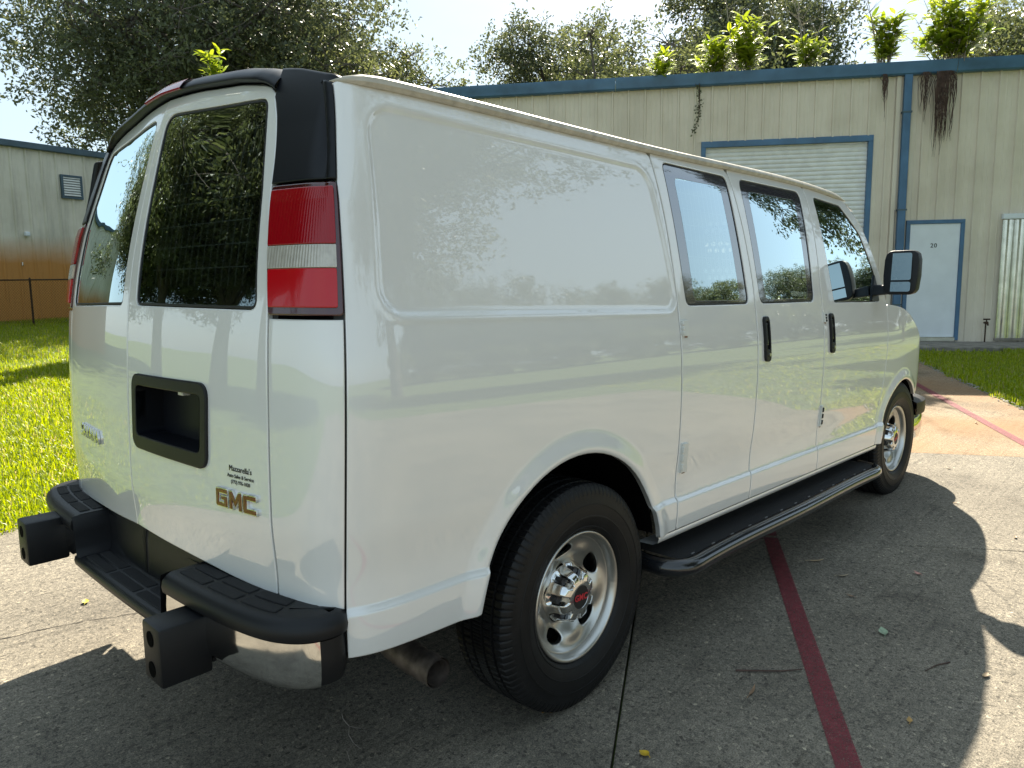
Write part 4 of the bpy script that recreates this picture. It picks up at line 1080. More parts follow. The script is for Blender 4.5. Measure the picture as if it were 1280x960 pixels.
while w_<14.6:
    zb=.30
    mid=w_+.15
    if RD[0]-.05<mid<RD[1]+.05: zb=RD[2]
    if DR[0]<mid<DR[1]: zb=DR[2]
    pr_=ribprof(w_);mb=MB();mb.loft([[wp(a,zb,o) for a,o in pr_],[wp(a,ZT,o) for a,o in pr_]])
    bobj('wall_panel',mb,M['tan'],fix=False,smooth=25);w_+=PITCH
# backing wall, side walls, roof
mb=MB();wquad(mb,-2.68,RD[0],.25,5.05,-.01,-.08);wquad(mb,RD[0],RD[1],RD[2],5.05,-.01,-.08);wquad(mb,RD[1],14.6,.25,5.05,-.01,-.08);bobj('wall_core',mb,M['tan'])
mb=MB();wquad(mb,-2.68,14.6,.0,.31,-.02,.02);bobj('footing',mb,M['foot'])
mb=MB();c=[wp(-2.78,5.24,.0),wp(14.7,5.24,.0),wp(14.7,6.3,-11),wp(-2.78,6.3,-11)];mb.add(c+[q-Vector((0,0,.06)) for q in c],[(0,1,2,3),(7,6,5,4),(0,4,5,1),(1,5,6,2),(2,6,7,3),(3,7,4,0)]);bobj('roof',mb,M['galv'])
for e in (-2.68,14.6):
    mb=MB();c=[wp(e,.2,-.09),wp(e,.2,-11),wp(e,6.2,-11),wp(e,5.15,-.09)];mb.add(c,[(0,1,2,3)]);bobj('end_wall',mb,M['tan'])
# eave gutter in lengths, each with a lip
for i,(a,b) in enumerate(((-2.78,-.05),(-.05,5.85),(5.85,11.3),(11.3,14.7))):
    mb=MB();pr_=[(0.0,5.045),(.10,5.045),(.125,5.07),(.135,5.15),(.150,5.20),(.150,5.262),(.138,5.262),(.138,5.21),(.02,5.21)]
    mb.loft([[wp(w__,z,o) for o,z in pr_] for w__ in (a+.004,b-.004)]);bobj('gutter',mb,M['blue'],fix=False,smooth=20)
mb=MB();wquad(mb,.66,.79,.42,5.05,.03,.115);dn=bobj('downpipe',mb,M['blue'],bevel=.012)
for z in (1.0,2.7,4.4):
    mb=MB();wquad(mb,.645,.805,z,z+.03,.028,.121);bobj('pipe_strap',mb,M['blued'],dn)
mb=MB();wquad(mb,.83,.90,.42,5.04,.028,.05);bobj('corner_flashing',mb,M['tan'])
# roller shutter
rs=bpy.data.objects.new('roller_shutter',None);COL.objects.link(rs);rs.parent=bld
k_=0;z=.36
while z<3.99:
    mb=MB();rows=[]
    for w__ in (RD[0]+.08,RD[1]-.08):
        rows.append([wp(w__,z+f*.078,-.05+.014*math.sin(math.pi*f)**.7) for f in np.linspace(0,1,7)]+[wp(w__,z+.0795,-.056)])
    mb.loft(rows);bobj('shutter_slat',mb,M['slat'],rs,fix=False,smooth=60);z+=.0795;k_+=1
mb=MB();wquad(mb,RD[0]-.0,RD[1]+.0,RD[2]-.10,RD[2]+.01,-.06,.034);bobj('shutter_frame',mb,M['blue'],rs,bevel=.006)
for a,b in ((RD[0],RD[0]+.085),(RD[1]-.085,RD[1])):
    mb=MB();wquad(mb,a,b,.33,RD[2]-.101,-.06,.032);bobj('shutter_frame',mb,M['blue'],rs,bevel=.006)
# door
dr_=bpy.data.objects.new('door',None);COL.objects.link(dr_);dr_.parent=bld
mb=MB();wquad(mb,DR[0]+.07,DR[1]-.07,.42,DR[2]-.07,.0,.022);bobj('door_leaf',mb,M['white'],dr_,bevel=.004)
mb=MB();wquad(mb,DR[0],DR[1],DR[2]-.068,DR[2],-.02,.042);bobj('door_frame',mb,M['blue'],dr_,bevel=.005)
for a,b in ((DR[0],DR[0]+.068),(DR[1]-.068,DR[1])):
    mb=MB();wquad(mb,a,b,.36,DR[2]-.069,-.02,.042);bobj('door_frame',mb,M['blue'],dr_,bevel=.005)
mb=MB();wquad(mb,DR[0]+.07,DR[1]-.07,.34,.415,-.01,.07);bobj('threshold',mb,M['galv'],dr_,bevel=.004)
k=MB();k.tube([wp(.50,1.38,.02),wp(.50,1.38,.075)],[.02,.028],14);bobj('door_knob',k,M['steel'],dr_)
tm=textmesh('20',.105,.001,.0015,spacing=1.15)
mapmesh(tm,lambda x,y,z:tuple(wp(.13-x,2.04+y,.0235+z)));tm.transform(Bi);obj('door_number',tm,M['text'],dr_)
mb=MB();wquad(mb,-1.55,.95,.18,.335,.02,1.25);st_=bobj('door_step',mb,M['foot'],bevel=.02)
# corrugated cover sheet right of the door
cs=bpy.data.objects.new('corrugated_cover',None);COL.objects.link(cs);cs.parent=bld
mb=MB();rows=[]
xs=np.linspace(-.97,-2.3,150);rows=[[wp(x,z,.062+.022*math.copysign(abs(math.sin((x+.97)*2*math.pi/.19))**.5,math.sin((x+.97)*2*math.pi/.19))) for x in xs] for z in (.40,2.50)]
mb.loft(rows);bobj('corrugated_sheet',mb,M['galv'],cs,fix=False,smooth=60)
mb=MB();wquad(mb,-2.33,-.955,2.51,2.60,.03,.115);bobj('cover_header',mb,M['white'],cs,bevel=.005)
mb=MB();wquad(mb,-2.33,-.965,.36,.395,.03,.09);bobj('cover_sill',mb,M['foot'],cs)
# tap on a standpipe
tp_=thing('garden_tap','small rusty garden tap on a short pipe against the tan wall','tap',wp(-.775,.30,.14))
Ti=Matrix.Translation(-tp_.location)
def tobj(n,mb,m): me=mb.mesh(n,smooth=40);me.transform(Ti);obj(n,me,m,tp_)
M['rusty']=mat('rusty_iron',(.06,.035,.02),.7,metal=.5,var=.5,vscale=30)
k=MB();k.tube([wp(-.775,.22,.14),wp(-.775,.70,.14)],.013,10);tobj('standpipe',k,M['rusty'])
k=MB();k.tube([wp(-.775,.68,.08),wp(-.775,.69,.20),wp(-.775,.64,.235)],[.018,.02,.014],10);tobj('spout',k,M['rusty'])
k=MB();k.tube([wp(-.775,.70,.16),wp(-.775,.74,.17)],.01,8);k.tube([wp(-.83,.745,.17),wp(-.72,.745,.17)],.014,8);tobj('tap_handle',k,M['rusty'])
# ------------------------------------------------------------------ metal building beyond the lawn
def campt(px,D,z=0.):
    l=(px-640)/932.685*D;q=CAM[:2]+FW*D+np.array([math.sin(YAW),-math.cos(YAW)])*l;return Vector((q[0],q[1],z))
LA=rad(8);LT=np.array([math.cos(LA),math.sin(LA)]);LN=np.array([math.sin(LA),-math.cos(LA)])
lo_=campt(0,21.);LO=np.array([lo_.x,lo_.y])
def lp(k,z,o=0.):
    q=LO+LT*k+LN*o;return Vector((q[0],q[1],z))
b2=thing('warehouse','metal warehouse with rust-stained lower walls and a louvred vent behind the chain-link fence','building',lp(-3,.5))
B2=Matrix.Translation(-b2.location)
def lobj(n,mb,m,parent=None,**k):
    me=mb.mesh(n,**k);me.transform(B2);return obj(n,me,m,parent or b2)
KC=3.4;ZL=5.50;x=KC-.40
while x>-9:
    pr_=[(x,0),(x+.06,0),(x+.09,.035),(x+.13,.035),(x+.16,0),(x+.27,0),(x+.28,.008),(x+.31,.008),(x+.32,0),(x+.40,0)]
    mb=MB();mb.loft([[lp(a,.3,o) for a,o in pr_],[lp(a,ZL,o) for a,o in pr_]]);lobj('wall_panel',mb,M['tanrust'],fix=False,smooth=25);x-=.40
def lq(mb,k0,k1,z0,z1,o0,o1):
    c=[lp(a,z,o) for a in(k0,k1) for z in(z0,z1) for o in(o0,o1)]
    return mb.add(c,[(0,1,3,2),(4,6,7,5),(0,4,5,1),(2,3,7,6),(0,2,6,4),(1,5,7,3)])
mb=MB();c=[lp(KC,.3,0),lp(KC,.3,-14),lp(KC,ZL,-14),lp(KC,ZL,0)];mb.add(c,[(0,1,2,3)]);lobj('end_wall',mb,M['tanrust'],fix=False)
mb=MB();lq(mb,-9,KC+.1,ZL-.02,ZL+.16,-.05,.14);lobj('eave_trim',mb,M['blued'],bevel=.02)
mb=MB();lq(mb,KC+.0,KC+.14,ZL-.019,ZL+.161,-14,-.051);lobj('eave_trim',mb,M['blued'])
mb=MB();c=[lp(-9,ZL+.15,.0),lp(KC,ZL+.15,0),lp(KC,ZL+.8,-7),lp(-9,ZL+.8,-7),lp(KC,ZL+.15,-14),lp(-9,ZL+.15,-14)];mb.add(c,[(0,1,2,3),(3,2,4,5)]);lobj('roof',mb,M['galv'],fix=False)
vt=bpy.data.objects.new('louvred_vent',None);COL.objects.link(vt);vt.parent=b2
def kz(px,py):
    # pixel on the warehouse wall -> (k,z)
    d=_f0+_r20*(px-640)/932.685-_u20*(py-480)/932.685;t_=((LO-CAM[:2])@LN)/(d[:2]@LN);q=CAM+t_*d;return float((q[:2]-LO)@LT),float(q[2])
_f0=np.array([math.cos(PIT)*math.cos(YAW),math.cos(PIT)*math.sin(YAW),math.sin(PIT)])
_r20,_u20=_r2,_u2
k0,z1=kz(74,218);k1,z0=kz(103,250)
for a,b,c_,d_ in ((k0,k0+.06,z0,z1),(k1-.06,k1,z0,z1),(k0+.061,k1-.061,z1-.06,z1),(k0+.061,k1-.061,z0,z0+.06)):
    mb=MB();lq(mb,a,b,c_,d_,.0,.09);lobj('vent_frame',mb,M['blued'],vt)
for i in range(8):
    z=z0+.08+i*(z1-z0-.14)/7.6;mb=MB();c=[lp(a,z+dz,o) for a in(k0+.062,k1-.062) for dz,o in((0,.085),(.055,.04),(.062,.046),(.008,.09))]
    mb.add(c,[(0,1,2,3),(7,6,5,4),(0,4,5,1),(1,5,6,2),(2,6,7,3),(3,7,4,0)]);lobj('louvre_slat',mb,M['slat'],vt)
mb=MB();lq(mb,k0,k1,z0,z1,.036,.037);lobj('vent_backing',mb,M['dark'],vt)
kl,zl=kz(32,293);mb=MB();lq(mb,kl-.07,kl+.07,zl-.06,zl+.07,.03,.16);lobj('wall_lamp',mb,M['white'],bevel=.03)
kl,zl=kz(27,330);mb=MB();lq(mb,kl-.02,kl+.02,zl-.05,zl+.05,.03,.08);lobj('conduit_box',mb,M['galv'],bevel=.01)
# chain-link fence
fo=campt(45,19.9);FO=np.array([fo.x,fo.y]);FD=np.array([.62,-.785]);FD/=np.linalg.norm(FD)
fe=thing('chain_link_fence','low rusty chain-link fence with bare posts across the lawn','fence',(fo.x,fo.y,float(terr(fo.x,fo.y))))
Fi=Matrix.Translation(-fe.location)
def fp(k,h): q=FO+FD*k;return Vector((q[0],q[1],float(terr(*q))+h))
for k_ in (-6,-3,0,3,6,9):
    mb=MB();mb.tube([fp(k_,-.1),fp(k_,1.20)],.026,10);mb.tube([fp(k_,1.2),fp(k_,1.23)],[.03,.012],10);me=mb.mesh('fence_post',smooth=40);me.transform(Fi);obj('fence_post',me,M['rusty'],fe)
mb=MB();mb.tube([fp(k_,1.17) for k_ in np.linspace(-6,9,16)],.02,8);me=mb.mesh('top_rail',smooth=40);me.transform(Fi);obj('top_rail',me,M['rusty'],fe)
mb=MB()
for i,k_ in enumerate(np.arange(-6,9,.075)):
    for sgn in (1,-1):
        k2=k_+sgn*1.1
        if -6<=k2<=9:
            a=fp(k_,.03);b=fp(k2,1.14);mb.tube([a,b],.0022,3,cap=False)
me=mb.mesh('chain_link_mesh',fix=False);me.transform(Fi);q=obj('chain_link_mesh',me,M['rusty'],fe);q['kind']='stuff'
# ------------------------------------------------------------------ trees and plants
M['leaf_oak']=leafmat('oak_leaves',(.045,.058,.028),(.115,.135,.062),.4,.42)
M['leaf_lite']=leafmat('light_leaves',(.07,.09,.035),(.15,.17,.07),.42,.4)
M['leaf_roof']=leafmat('roof_plant_leaves',(.09,.15,.02),(.29,.36,.045),.5,.35)
M['blade']=leafmat('grass_blades',(.14,.215,.006),(.34,.405,.014),.5,.4,c3=(.42,.36,.16))
M['bark']=mat('bark',(.10,.085,.07),.9,var=.4,vscale=6,bump=.6,bscale=25)
M['twig']=mat('dry_twig',(.30,.26,.22),.85,var=.3,vscale=20)
M['root']=mat('hanging_roots',(.075,.045,.035),.9,var=.4,vscale=20)
def leaves(C,nrm,size,rs,asp=.45,sizes=None):
    n=len(C);a=rs.normal(size=(n,3));a/=np.linalg.norm(a,axis=1,keepdims=True)
    b=rs.normal(size=(n,3));b-=a*(a*b).sum(1,keepdims=True);b/=np.linalg.norm(b,axis=1,keepdims=True)
    L_=(size*rs.uniform(.6,1.35,n))[:,None];W_=L_*asp;nn=np.cross(a,b)
    V=np.stack([C-a*L_*.5,C+b*W_*.5+nn*L_*.06,C+a*L_*.5,C-b*W_*.5+nn*L_*.06],1).reshape(-1,3)
    return V,np.arange(4*n).reshape(n,4)
def tree_meshes(nm,seed,H,crown_r,crown_h,z0,nleaf,lsize,spread=1.,nl=16,trunk=.35,squash=.75,twiggy=0):
    rs=np.random.RandomState(seed);rng_=random.Random(seed);mb=MB()
    tips=[];zc=z0+crown_h*.5
    mb.tube([(0,0,-.3),(.05,.02,z0*.35),(.1,-.05,z0*.8),(.05,.05,z0+.15*crown_h)],[trunk*1.35,trunk,trunk*.85,trunk*.6],12)
    blobs=[]
    for i in range(nl):
        az=2*math.pi*(i*.381966)+rng_.uniform(-.3,.3);v=rng_.uniform(-.75,1.0);rr_=math.sqrt(max(0.05,1-v*v*.8))*rng_.uniform(.55,1.0)
        e=np.array([crown_r*rr_*math.cos(az)*spread,crown_r*rr_*math.sin(az)*spread,zc+v*crown_h*.5])
        s_=np.array([.05,0,z0*rng_.uniform(.75,1.1)]);m_=(s_+e)/2+np.array([rng_.uniform(-.5,.5),rng_.uniform(-.5,.5),rng_.uniform(.1,.9)])
        f=nspline([0,1,2],[s_,m_,e])(np.linspace(0,2,7));mb.tube(f.tolist(),np.linspace(trunk*.38,.03,7).tolist(),7)
        blobs.append((e,rng_.uniform(.26,.42)*crown_r));blobs.append((f[4]+np.array([rng_.uniform(-.6,.6),rng_.uniform(-.6,.6),.3]),rng_.uniform(.2,.33)*crown_r))
        for q in range(5):
            b0=f[rng_.randint(2,5)];d_=np.array([rng_.uniform(-1,1),rng_.uniform(-1,1),rng_.uniform(-.5,.9)]);d_=d_/np.linalg.norm(d_)*crown_r*rng_.uniform(.25,.5)
            e2=b0+d_;mb.tube([b0,(b0+e2)/2+np.array([0,0,.12*crown_r*rng_.uniform(-.5,1)]),e2],[.05,.03,.012],5,cap=False)
            blobs.append((e2,rng_.uniform(.14,.27)*crown_r))
    wts=np.array([b[1]**2.2 for b in blobs]);wts/=wts.sum();cnt=rs.multinomial(nleaf,wts);C=[]
    for (c,r_),n in zip(blobs,cnt):
        # small sprays inside every clump: leaves gather along twigs and leave gaps
        ns=max(3,n//34);d=rs.normal(size=(ns,3));d/=np.linalg.norm(d,axis=1,keepdims=True);rad_=r_*rs.uniform(.35,1.12,ns)**.8
        sc=c+d*rad_[:,None]*np.array([1,1,squash])
        k=rs.randint(0,ns,n);tw=rs.normal(size=(ns,3));tw[:,2]*=.5;tw/=np.linalg.norm(tw,axis=1,keepdims=True);tt=rs.uniform(-.5,.5,n)[:,None]
        C.append(sc[k]+tw[k]*tt*(r_*.45)+rs.normal(size=(n,3))*lsize*.9)
        if twiggy:
            for j in range(0,ns,max(1,int(ns/twiggy))): mb.tube([c,(c+sc[j])/2,sc[j]+tw[j]*r_*.3],[.02,.012,.005],4,cap=False)
    V,F=leaves(np.concatenate(C),None,lsize,rs)
    return quick(nm+'_crown',V,F),mb.mesh(nm+'_trunk',smooth=60,fix=False)
TM={}
TM['oak']=tree_meshes('oak',11,13,6.2,7.2,4.6,150000,.14,nl=22,trunk=.42,twiggy=6)
TM['mid']=tree_meshes('mid',23,10,4.2,6.5,3.0,150000,.135,nl=20,trunk=.28,twiggy=6)
TM['bush']=tree_meshes('bush',51,3,2.6,3.0,.35,26000,.14,nl=12,trunk=.12)
TM['airy']=tree_meshes('airy',37,9,3.6,5.6,3.2,34000,.13,nl=14,trunk=.2,twiggy=14)
def tree(kind,leaf,pos,label,scale=1.,rz=0.,name='oak_tree',group=None,sz=None):
    z=float(terr(pos[0],pos[1]))
    t_=thing(name,label,'tree',(pos[0],pos[1],z-.05),group,rz);t_.scale=(scale,scale,sz or scale)
    a=bpy.data.objects.new('crown',TM[kind][0]);COL.objects.link(a);a.parent=t_
    if not TM[kind][0].materials:TM[kind][0].materials.append(None)
    a.material_slots[0].link='OBJECT';a.material_slots[0].material=M[leaf]
    b=obj('trunk',TM[kind][1],M['bark'],t_);return t_
tree('oak','leaf_oak',campt(300,33)[:2],'broad dark oak whose limbs hang out over the rust-stained warehouse',1.34,1.1)
tree('airy','leaf_lite',campt(445,31)[:2],'thin airy tree with pale leaves beside the broad dark oak',1.25,.4,name='airy_tree')
tree('mid','leaf_oak',campt(400,37)[:2],'dense dark tree between the broad oak and the thin airy tree',1.15,2.2,name='dense_tree')
tree('mid','leaf_oak',campt(745,33)[:2],'rounded dark tree rising behind the blue eave at its far end',1.16,.9,name='dense_tree')
tree('airy','leaf_lite',campt(800,27)[:2],'half-bare grey twiggy tree behind the eave above the roller shutter',1.06,2.0,name='bare_tree')
tree('mid','leaf_oak',campt(885,36)[:2],'dark tree behind the twiggy half-bare tree above the roller shutter',1.38,3.6,name='dense_tree')
tree('mid','leaf_lite',campt(1290,26)[:2],'green tree behind the largest roof plant above the numbered door',1.12,5.0,name='dense_tree')
# trees round the yard that the glossy paint and the windows mirror
for i,(az,D,kind,lf,sc) in enumerate(((-14,40,'mid','leaf_oak',.6),(-20,42,'oak','leaf_oak',.48),(-26,41,'mid','leaf_lite',.58),(-32,40,'oak','leaf_oak',.56),(-38,38,'mid','leaf_oak',.72),(-45,36,'oak','leaf_oak',.66),(-52,34,'mid','leaf_oak',.9))):
    tree(kind,lf,(1+D*math.cos(rad(az)),-1+D*math.sin(rad(az))),'tree of the green row across the yard, mirrored in the side of the van',sc,i*1.3,name='yard_tree',group='trees across the yard')
for i,(az,D,sc) in enumerate(((-11,37,.9),(-17,38,.8),(-22,38,.95),(-28,37,.85),(-34,36,1.0),(-40,34,.9),(-46,33,1.05),(-53,31,1.0),(-60,29,1.1))):
    tree('bush','leaf_oak' if i%2 else 'leaf_lite',(1+D*math.cos(rad(az)),-1+D*math.sin(rad(az))),'rounded bush of the hedge across the yard, mirrored low in the side of the van',sc,i*.9,name='hedge_bush',group='hedge bushes across the yard')
tree('oak','leaf_oak',(-1+15.5*math.cos(rad(-58)),-1+15.5*math.sin(rad(-58))),'big spreading oak mirrored in the upper side panel of the van',1.15,.3)
for i,(az,D,kind,lf,sc) in enumerate(((109,17,'mid','leaf_oak',.95),(117,14,'oak','leaf_lite',.85),(127,13,'mid','leaf_oak',1.1),(138,13,'oak','leaf_oak',.95))):
    tree(kind,lf,(-1+D*math.cos(rad(az)),D*math.sin(rad(az))),'leafy tree on the lawn mirrored in the rear windows of the van',sc,i*2.1,name='lawn_tree',group='trees on the lawn behind the van')
# roof plants rooted in the gutter
def spray(nm,seed,h,rad_,nst,ll):
    rs=np.random.RandomState(seed);r_=random.Random(seed);mb=MB();V=[];F=[];nv=0
    for i in range(nst):
        az=r_.uniform(0,6.28);le=r_.uniform(.35,1.0)*h;ou=rad_*r_.uniform(.2,1);b0=np.array([r_.uniform(-.4,.4)*rad_,r_.uniform(-.05,.05),0])
        e=b0+np.array([ou*math.cos(az),ou*math.sin(az)*.6,le]);m_=(b0+e)/2+np.array([0,0,.05*h]);f=nspline([0,1,2],[b0,m_,e])(np.linspace(0,2,10));mb.tube(f.tolist(),np.linspace(.010,.003,10).tolist(),5,cap=False)
        for j in range(int(10+le*12)):
            q=f[r_.randint(2,9)]+rs.normal(size=3)*.012
            a=np.array([math.cos(j*2.4+i),math.sin(j*2.4+i),r_.uniform(.1,1.1)]);a/=np.linalg.norm(a);l_=ll*r_.uniform(.7,1.5)
            b=np.cross(a,[0,0,1.]);b/=np.linalg.norm(b)+1e-9;up=np.cross(b,a);w__=l_*.15
            pts=[q,q+a*l_*.35+b*w__-up*.01,q+a*l_*.35-b*w__-up*.01,q+a*l_*.72+b*w__*.8-up*.12*l_,q+a*l_*.72-b*w__*.8-up*.12*l_,q+a*l_-up*.3*l_]
            V+=pts;F+=[(nv,nv+1,nv+2),(nv+1,nv+3,nv+2),(nv+2,nv+3,nv+4),(nv+3,nv+5,nv+4)];nv+=6
    return quick(nm,np.array(V),np.array(F)),mb
def roofplant(w_,h,rad_,nst,ll,seed,label,bare=0,roots=()):
    z=5.16;t_=thing('roof_plant',label,'plant',wp(w_,z,.075),None);t_.rotation_euler=(0,0,math.atan2(WT[1],WT[0]))
    me,mb=spray('foliage',seed,h+.1,rad_,nst,ll);obj('foliage',me,M['leaf_roof'],t_);obj('stems',mb.mesh('stems',fix=False,smooth=60),M['twig'],t_)
    r_=random.Random(seed)
    if bare:
        tb=MB()
        for i in range(bare):
            b0=(r_.uniform(-.15,.15),0,.1);e=np.array([b0[0]+r_.uniform(-.5,.5),r_.uniform(-.2,.2),r_.uniform(.9,1.5)*1.25])
            tb.tube([b0,((b0[0]+e[0])/2+r_.uniform(-.1,.1),0,e[2]*.5),tuple(e)],[.012,.008,.003],5,cap=False)
            for j in range(9):
                f=r_.uniform(.35,.95);q=np.array(b0)*(1-f)+e*f;tb.tube([tuple(q),tuple(q+np.array([r_.uniform(-.3,.3),r_.uniform(-.15,.15),r_.uniform(.05,.3)]))],[.005,.002],4,cap=False)
        obj('bare_twigs',tb.mesh('bare_twigs',fix=False),M['twig'],t_)
    if roots:
        rb=MB()
        for (dw,zb,wd,n) in roots:
            for i in range(n):
                x=dw+r_.gauss(0,wd);l_=(z-zb)*(1-abs(r_.gauss(0,.42)));l_=max(.15,l_);k_=7
                pts=[(x*.35+dw*.65 if j==0 else x+r_.uniform(-.018,.018)+(.35*(dw-x))*j/k_,-.085-.01-r_.uniform(0,.045) if j else -.10,-.10-l_*j/k_) for j in range(k_)]
                # local y axis points away from the wall towards -WN; keep the strands outside the gutter
                pts=[(a,0.0+(abs(b)-.0)*1.0+.0,c) for a,b,c in pts]
                rb.tube(pts,[.0055]*3+[.004]*2+[.003,.0015],4,cap=False)
        obj('hanging_roots',rb.mesh('hanging_roots',fix=False),M['root'],t_)
    return t_
tree('mid','leaf_oak',(17.6,-4.3),'tall tree off the building corner, mirrored in the front door window',.6,1.0,name='yard_tree',sz=1.6)
roofplant(13.93,.95,.32,9,.20,1,'yellow-green plant sprouting from the gutter above the roof of the van')
roofplant(4.99,.42,.22,9,.18,2,'small sprout in the gutter at the foot of the twiggy tree',0)
roofplant(4.05,.58,.45,22,.19,3,'leafy bush in the gutter over the roller shutter',0,roots=((.28,4.2,.02,4),))
roofplant(3.52,.95,.36,24,.19,4,'tall leafy bush with bare twigs in the gutter over the roller shutter',3)
roofplant(2.40,.60,.36,14,.18,5,'low sprout under a bare dead sapling on the gutter',3)
roofplant(1.15,.85,.24,22,.18,6,'single upright leafy plant on the gutter beside the blue downpipe',2,roots=((0,4.55,.035,22),(-.02,4.2,.01,4)))
roofplant(.07,1.05,.62,46,.21,7,'largest leafy roof plant with long brown roots hanging down the wall',2,roots=((.05,3.75,.085,70),(.17,3.45,.05,34),(.40,4.1,.045,26),(.22,3.1,.015,5)))
# hanging creeper
vn=MB();rs=np.random.RandomState(4);q=[wp(4.36+.05*math.sin(z*5),z,.16) for z in np.linspace(5.05,4.2,16)];vn.tube(q,.004,5)
cr_=thing('hanging_creeper','thin green creeper hanging from the gutter above the roller shutter','creeper',wp(4.36,4.2,.16));vm=vn.mesh('stem',fix=False);vm.transform(Matrix.Translation(-cr_.location));obj('stem',vm,M['root'],cr_)
C=np.array([tuple(q[rs.randint(0,16)]-cr_.location) for _ in range(130)])+rs.normal(size=(130,3))*.03;V,F=leaves(C,None,.05,rs,.6);obj('leaves',quick('creeper_leaves',V,F),M['leaf_oak'],cr_)
# ------------------------------------------------------------------ grass
def grass(name,pts,rs,h,w_,label,cat='grass'):
    n=len(pts);z=terr(pts[:,0],pts[:,1])-.035;az=rs.uniform(0,6.283,n);ln=rs.uniform(.15,.75,n);H=h*rs.uniform(.5,1.25,n)
    d=np.stack([np.cos(az),np.sin(az)],1);s=np.stack([-d[:,1],d[:,0]],1)*(w_*rs.uniform(.7,1.3,n))[:,None]
    b=np.c_[pts,z];c1=np.c_[pts+d*(ln*H*.35)[:,None],z+H*.62];c2=np.c_[pts+d*(ln*H)[:,None],z+H*(1-.35*ln)]
    s3=np.c_[s,np.zeros(n)]
    V=np.stack([b-s3,b+s3,c1+s3*.8,c1-s3*.8,c2],1).reshape(-1,3);k=np.arange(n)[:,None]*5
    F=np.concatenate([k+np.array([[0,1,2]]),k+np.array([[0,2,3]]),k+np.array([[3,2,4]])])
    me=quick(name,V,F);o=obj(name,me,M['blade']);o['kind']='stuff';o['label']=label;o['category']=cat;return o
rs=np.random.RandomState(9)
def wedge(px0,px1,D0,D1,dens,test):
    th0=-math.atan((px0-640)/932.685);th1=-math.atan((px1-640)/932.685);A_=abs(th1-th0)*.5*(D1**2-D0**2);n=int(dens*A_)
    t_=YAW+rs.uniform(min(th0,th1),max(th0,th1),n);r_=np.sqrt(rs.uniform(D0**2,D1**2,n));p=np.stack([CAM[0]+r_*np.cos(t_),CAM[1]+r_*np.sin(t_)],1)
    a=p@E1;c=p@E2;return p[test(a,c)]
inl=lambda a,c:(c>2.74+.035*np.sin(a*7)+.03*np.sin(a*17+1))
P1=wedge(-160,230,4.5,8.5,3600,inl);P2=wedge(-120,200,8.5,14,1700,inl);P3=wedge(-60,160,14,27,650,inl)
grass('lawn_grass',np.concatenate([P1,P2,P3]),rs,.085,.0042,'sunlit lawn grass along the edge of the driveway')
inr=lambda a,c:(c<-4.60+.05*np.sin(a*5)+.04*np.sin(a*13))&(a<11.9)&(a>3.7)
Pr=wedge(1090,1500,7.0,15.0,2300,lambda a,c:inr(a,c)&~((a>10.55)&(c>-6.3)))
grass('verge_grass',Pr,rs,.085,.0048,'green grass strip along the foot of the tan metal building')
Pn=[]
for (a0,a1,c0,c1,dn) in ((-12,11,2.74,9,120),(3.7,11.5,-13,-4.6,110)):
    n=int((a1-a0)*(c1-c0)*dn);u=rs.uniform(a0,a1,n);v=rs.uniform(c0,c1,n);Pn.append(u[:,None]*E1+v[:,None]*E2)
grass('yard_grass',np.concatenate(Pn),rs,.07,.008,'sparser lawn grass on both sides of the driveway')
# gravel and leaf mould along the right-hand verge
M['grit2']=mat('gravel',(.30,.27,.23),.9,var=.5,vscale=3)
gb=MB();r_=random.Random(8);ico=[(0,0,1),(.9,0,.3),(.28,.85,.3),(-.72,.53,.3),(-.72,-.53,.3),(.28,-.85,.3),(0,0,-.6)];icf=[(0,1,2),(0,2,3),(0,3,4),(0,4,5),(0,5,1),(6,2,1),(6,3,2),(6,4,3),(6,5,4),(6,1,5)]
for i in range(900):
    if i<600: a=r_.uniform(3.7,10.5);c=-4.585+r_.gauss(-.01,.035)
    else: a=r_.uniform(-1,5);c=2.755+r_.gauss(.02,.035)
    q=ac(a,c);s_=r_.uniform(.004,.016);z=float(terr(*q))+.001;t_=r_.uniform(0,6.28)
    gb.add([(q[0]+s_*(x*math.cos(t_)-y*math.sin(t_)),q[1]+s_*(x*math.sin(t_)+y*math.cos(t_)),z+s_*.55*zz) for x,y,zz in ico],icf)
g_=obj('edge_gravel',gb.mesh('edge_gravel',fix=False),M['grit2']);g_['kind']='stuff';g_['label']='loose gravel along the edges of the concrete';g_['category']='gravel'
# ------------------------------------------------------------------ fallen leaves and twigs on the concrete
def ground_leaf(x,y,L_,W_,rz,col,label,curl=.25,notch=False,name='fallen_leaf',group=None):
    V=[];F=[];n=9
    for i in range(n):
        f=i/(n-1);w__=W_*.5*math.sin(math.pi*min(1,f*1.02+.0))**.8*(1.15-.45*f);u=(f-.5)*L_;zc=curl*L_*(2*f-1)**2*.5
        V+=[(u,-w__,zc+abs(w__)*.5),(u,0,zc),(u,w__,zc+abs(w__)*.42)]
    for i in range(n-1):
        for j in (0,1): F.append((i*3+j,i*3+j+1,(i+1)*3+j+1,(i+1)*3+j))
    me=bpy.data.meshes.new(name);me.from_pydata(V,[],F);sm(me,180)
    m=bpy.data.materials.get('leaf_'+str(col)) or mat('leaf_'+str(col),col,.6,var=.35,vscale=40)
    o=obj(name,me,m);o.location=(x,y,float(terr(x,y))+.004);o.rotation_euler=(random.Random(int(x*1000)).uniform(-.12,.12),random.Random(int(y*1000)).uniform(-.1,.1),rz)
    st=MB();st.tube([(-L_*.5,0,curl*L_*.5),(-L_*.68,.004,curl*L_*.3)],.0011,4);obj('leaf_stalk',st.mesh('leaf_stalk'),m,o)
    tag(o,label,'leaf',group);return o
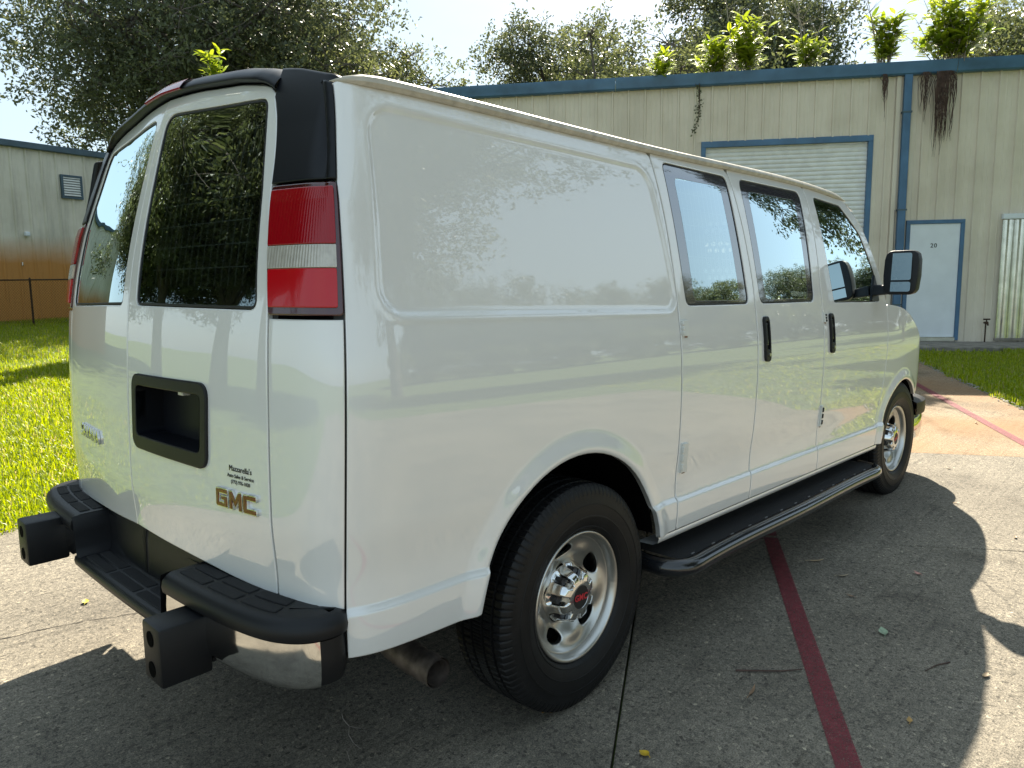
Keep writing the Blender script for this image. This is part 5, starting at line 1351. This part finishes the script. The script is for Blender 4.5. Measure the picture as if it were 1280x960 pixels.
ground_leaf(-.115,-.935,.050,.022,rad(-20),(.36,.20,.03),'curled yellow-brown leaf on the concrete just behind the near rear tyre')
ground_leaf(-.10,-1.29,.040,.028,rad(80),(.55,.36,.02),'bright yellow leaf with a brown tip on the shaded concrete')
ground_leaf(1.22,-1.57,.065,.036,rad(30),(.28,.36,.24),'pale green leaf lying on the shaded concrete past the red line')
ground_leaf(.45,-1.375,.075,.014,rad(10),(.26,.16,.09),'narrow brown leaf lying beside the twig')
ground_leaf(1.83,-1.07,.085,.020,rad(-40),(.42,.30,.17),'long tan leaf lying by the crack in the concrete')
ground_leaf(1.72,-1.24,.070,.016,rad(-30),(.40,.31,.20),'slim tan leaf between the crack and the red line')
ground_leaf(1.98,-1.50,.045,.020,rad(60),(.50,.25,.20),'pink leaf standing beside the crack in the concrete',.5)
ground_leaf(.62,-1.83,.040,.018,rad(20),(.45,.27,.08),'small orange leaf in the sunlight at the shadow edge')
ground_leaf(-.30,-1.42,.05,.018,rad(-12),(.30,.18,.10),'brown leaf half hidden below the yellow leaf')
ground_leaf(-.85,1.22,.05,.03,rad(70),(.50,.44,.04),'yellow leaf on the sunlit concrete behind the bumper')
for x,y,rz,L_,W_,c_,lab in ((2.9,-1.75,.2,.045,.016,(.34,.24,.14),'small dry leaf in the sun beyond the mirror shadow'),(3.4,-1.35,2.1,.06,.015,(.36,.26,.15),'slim dry leaf at the shadow edge of the bonnet'),(4.3,-1.1,.9,.05,.016,(.30,.2,.1),'brown leaf in the sun ahead of the front bumper shadow'),(1.5,-1.35,1.3,.045,.014,(.24,.15,.09),'small dark brown leaf in the shade past the crack'),(1.1,-1.95,3.0,.05,.02,(.38,.27,.15),'tan leaf on the sunlit side of the mirror shadow'),(6.2,-.9,.5,.06,.02,(.36,.24,.12),'dry leaf on the rust-stained concrete by the far red line')):
    ground_leaf(x,y,L_,W_,rz,c_,lab,.3)
def twig(pts,r0,label,m='twig',side=()):
    me=MB();q=[(x,y,float(terr(x,y))+r0+h) for x,y,h in pts];me.tube(q,np.linspace(r0,r0*.5,len(q)).tolist(),6)
    o=thing('twig',label,'twig',q[0]);mm=me.mesh('stem',smooth=60);mm.transform(Matrix.Translation(-Vector(q[0])));obj('stem',mm,M[m],o)
    for i,s_ in enumerate(side):
        k=MB();k.tube([(x,y,float(terr(x,y))+r0*.7+h) for x,y,h in s_],[r0*.6,r0*.3],5);mm=k.mesh('side_shoot');mm.transform(Matrix.Translation(-Vector(q[0])));obj('side_shoot',mm,M[m],o)
twig([(.545,-1.265,0),(.60,-1.34,.003),(.655,-1.395,.0),(.71,-1.445,.002)],.0042,'straight grey-brown twig lying across the shaded concrete','root')
twig([(-.585,-.42,0),(-.605,-.455,.006),(-.612,-.50,.002),(-.645,-.545,.006),(-.655,-.585,.0),(-.70,-.615,.006),(-.715,-.65,0)],.0022,'thin pale branching twig on the dark concrete below the bumper','twig',[[(-.612,-.50,.002),(-.60,-.545,.008)],[(-.655,-.585,0),(-.665,-.635,.01)]])
twig([(1.13,-1.83,0),(1.07,-1.80,.002),(1.0,-1.78,0)],.003,'short dark twig near the shadow edge on the concrete','root')
bpy.context.view_layer.update()
print('objects',len(bpy.data.objects))
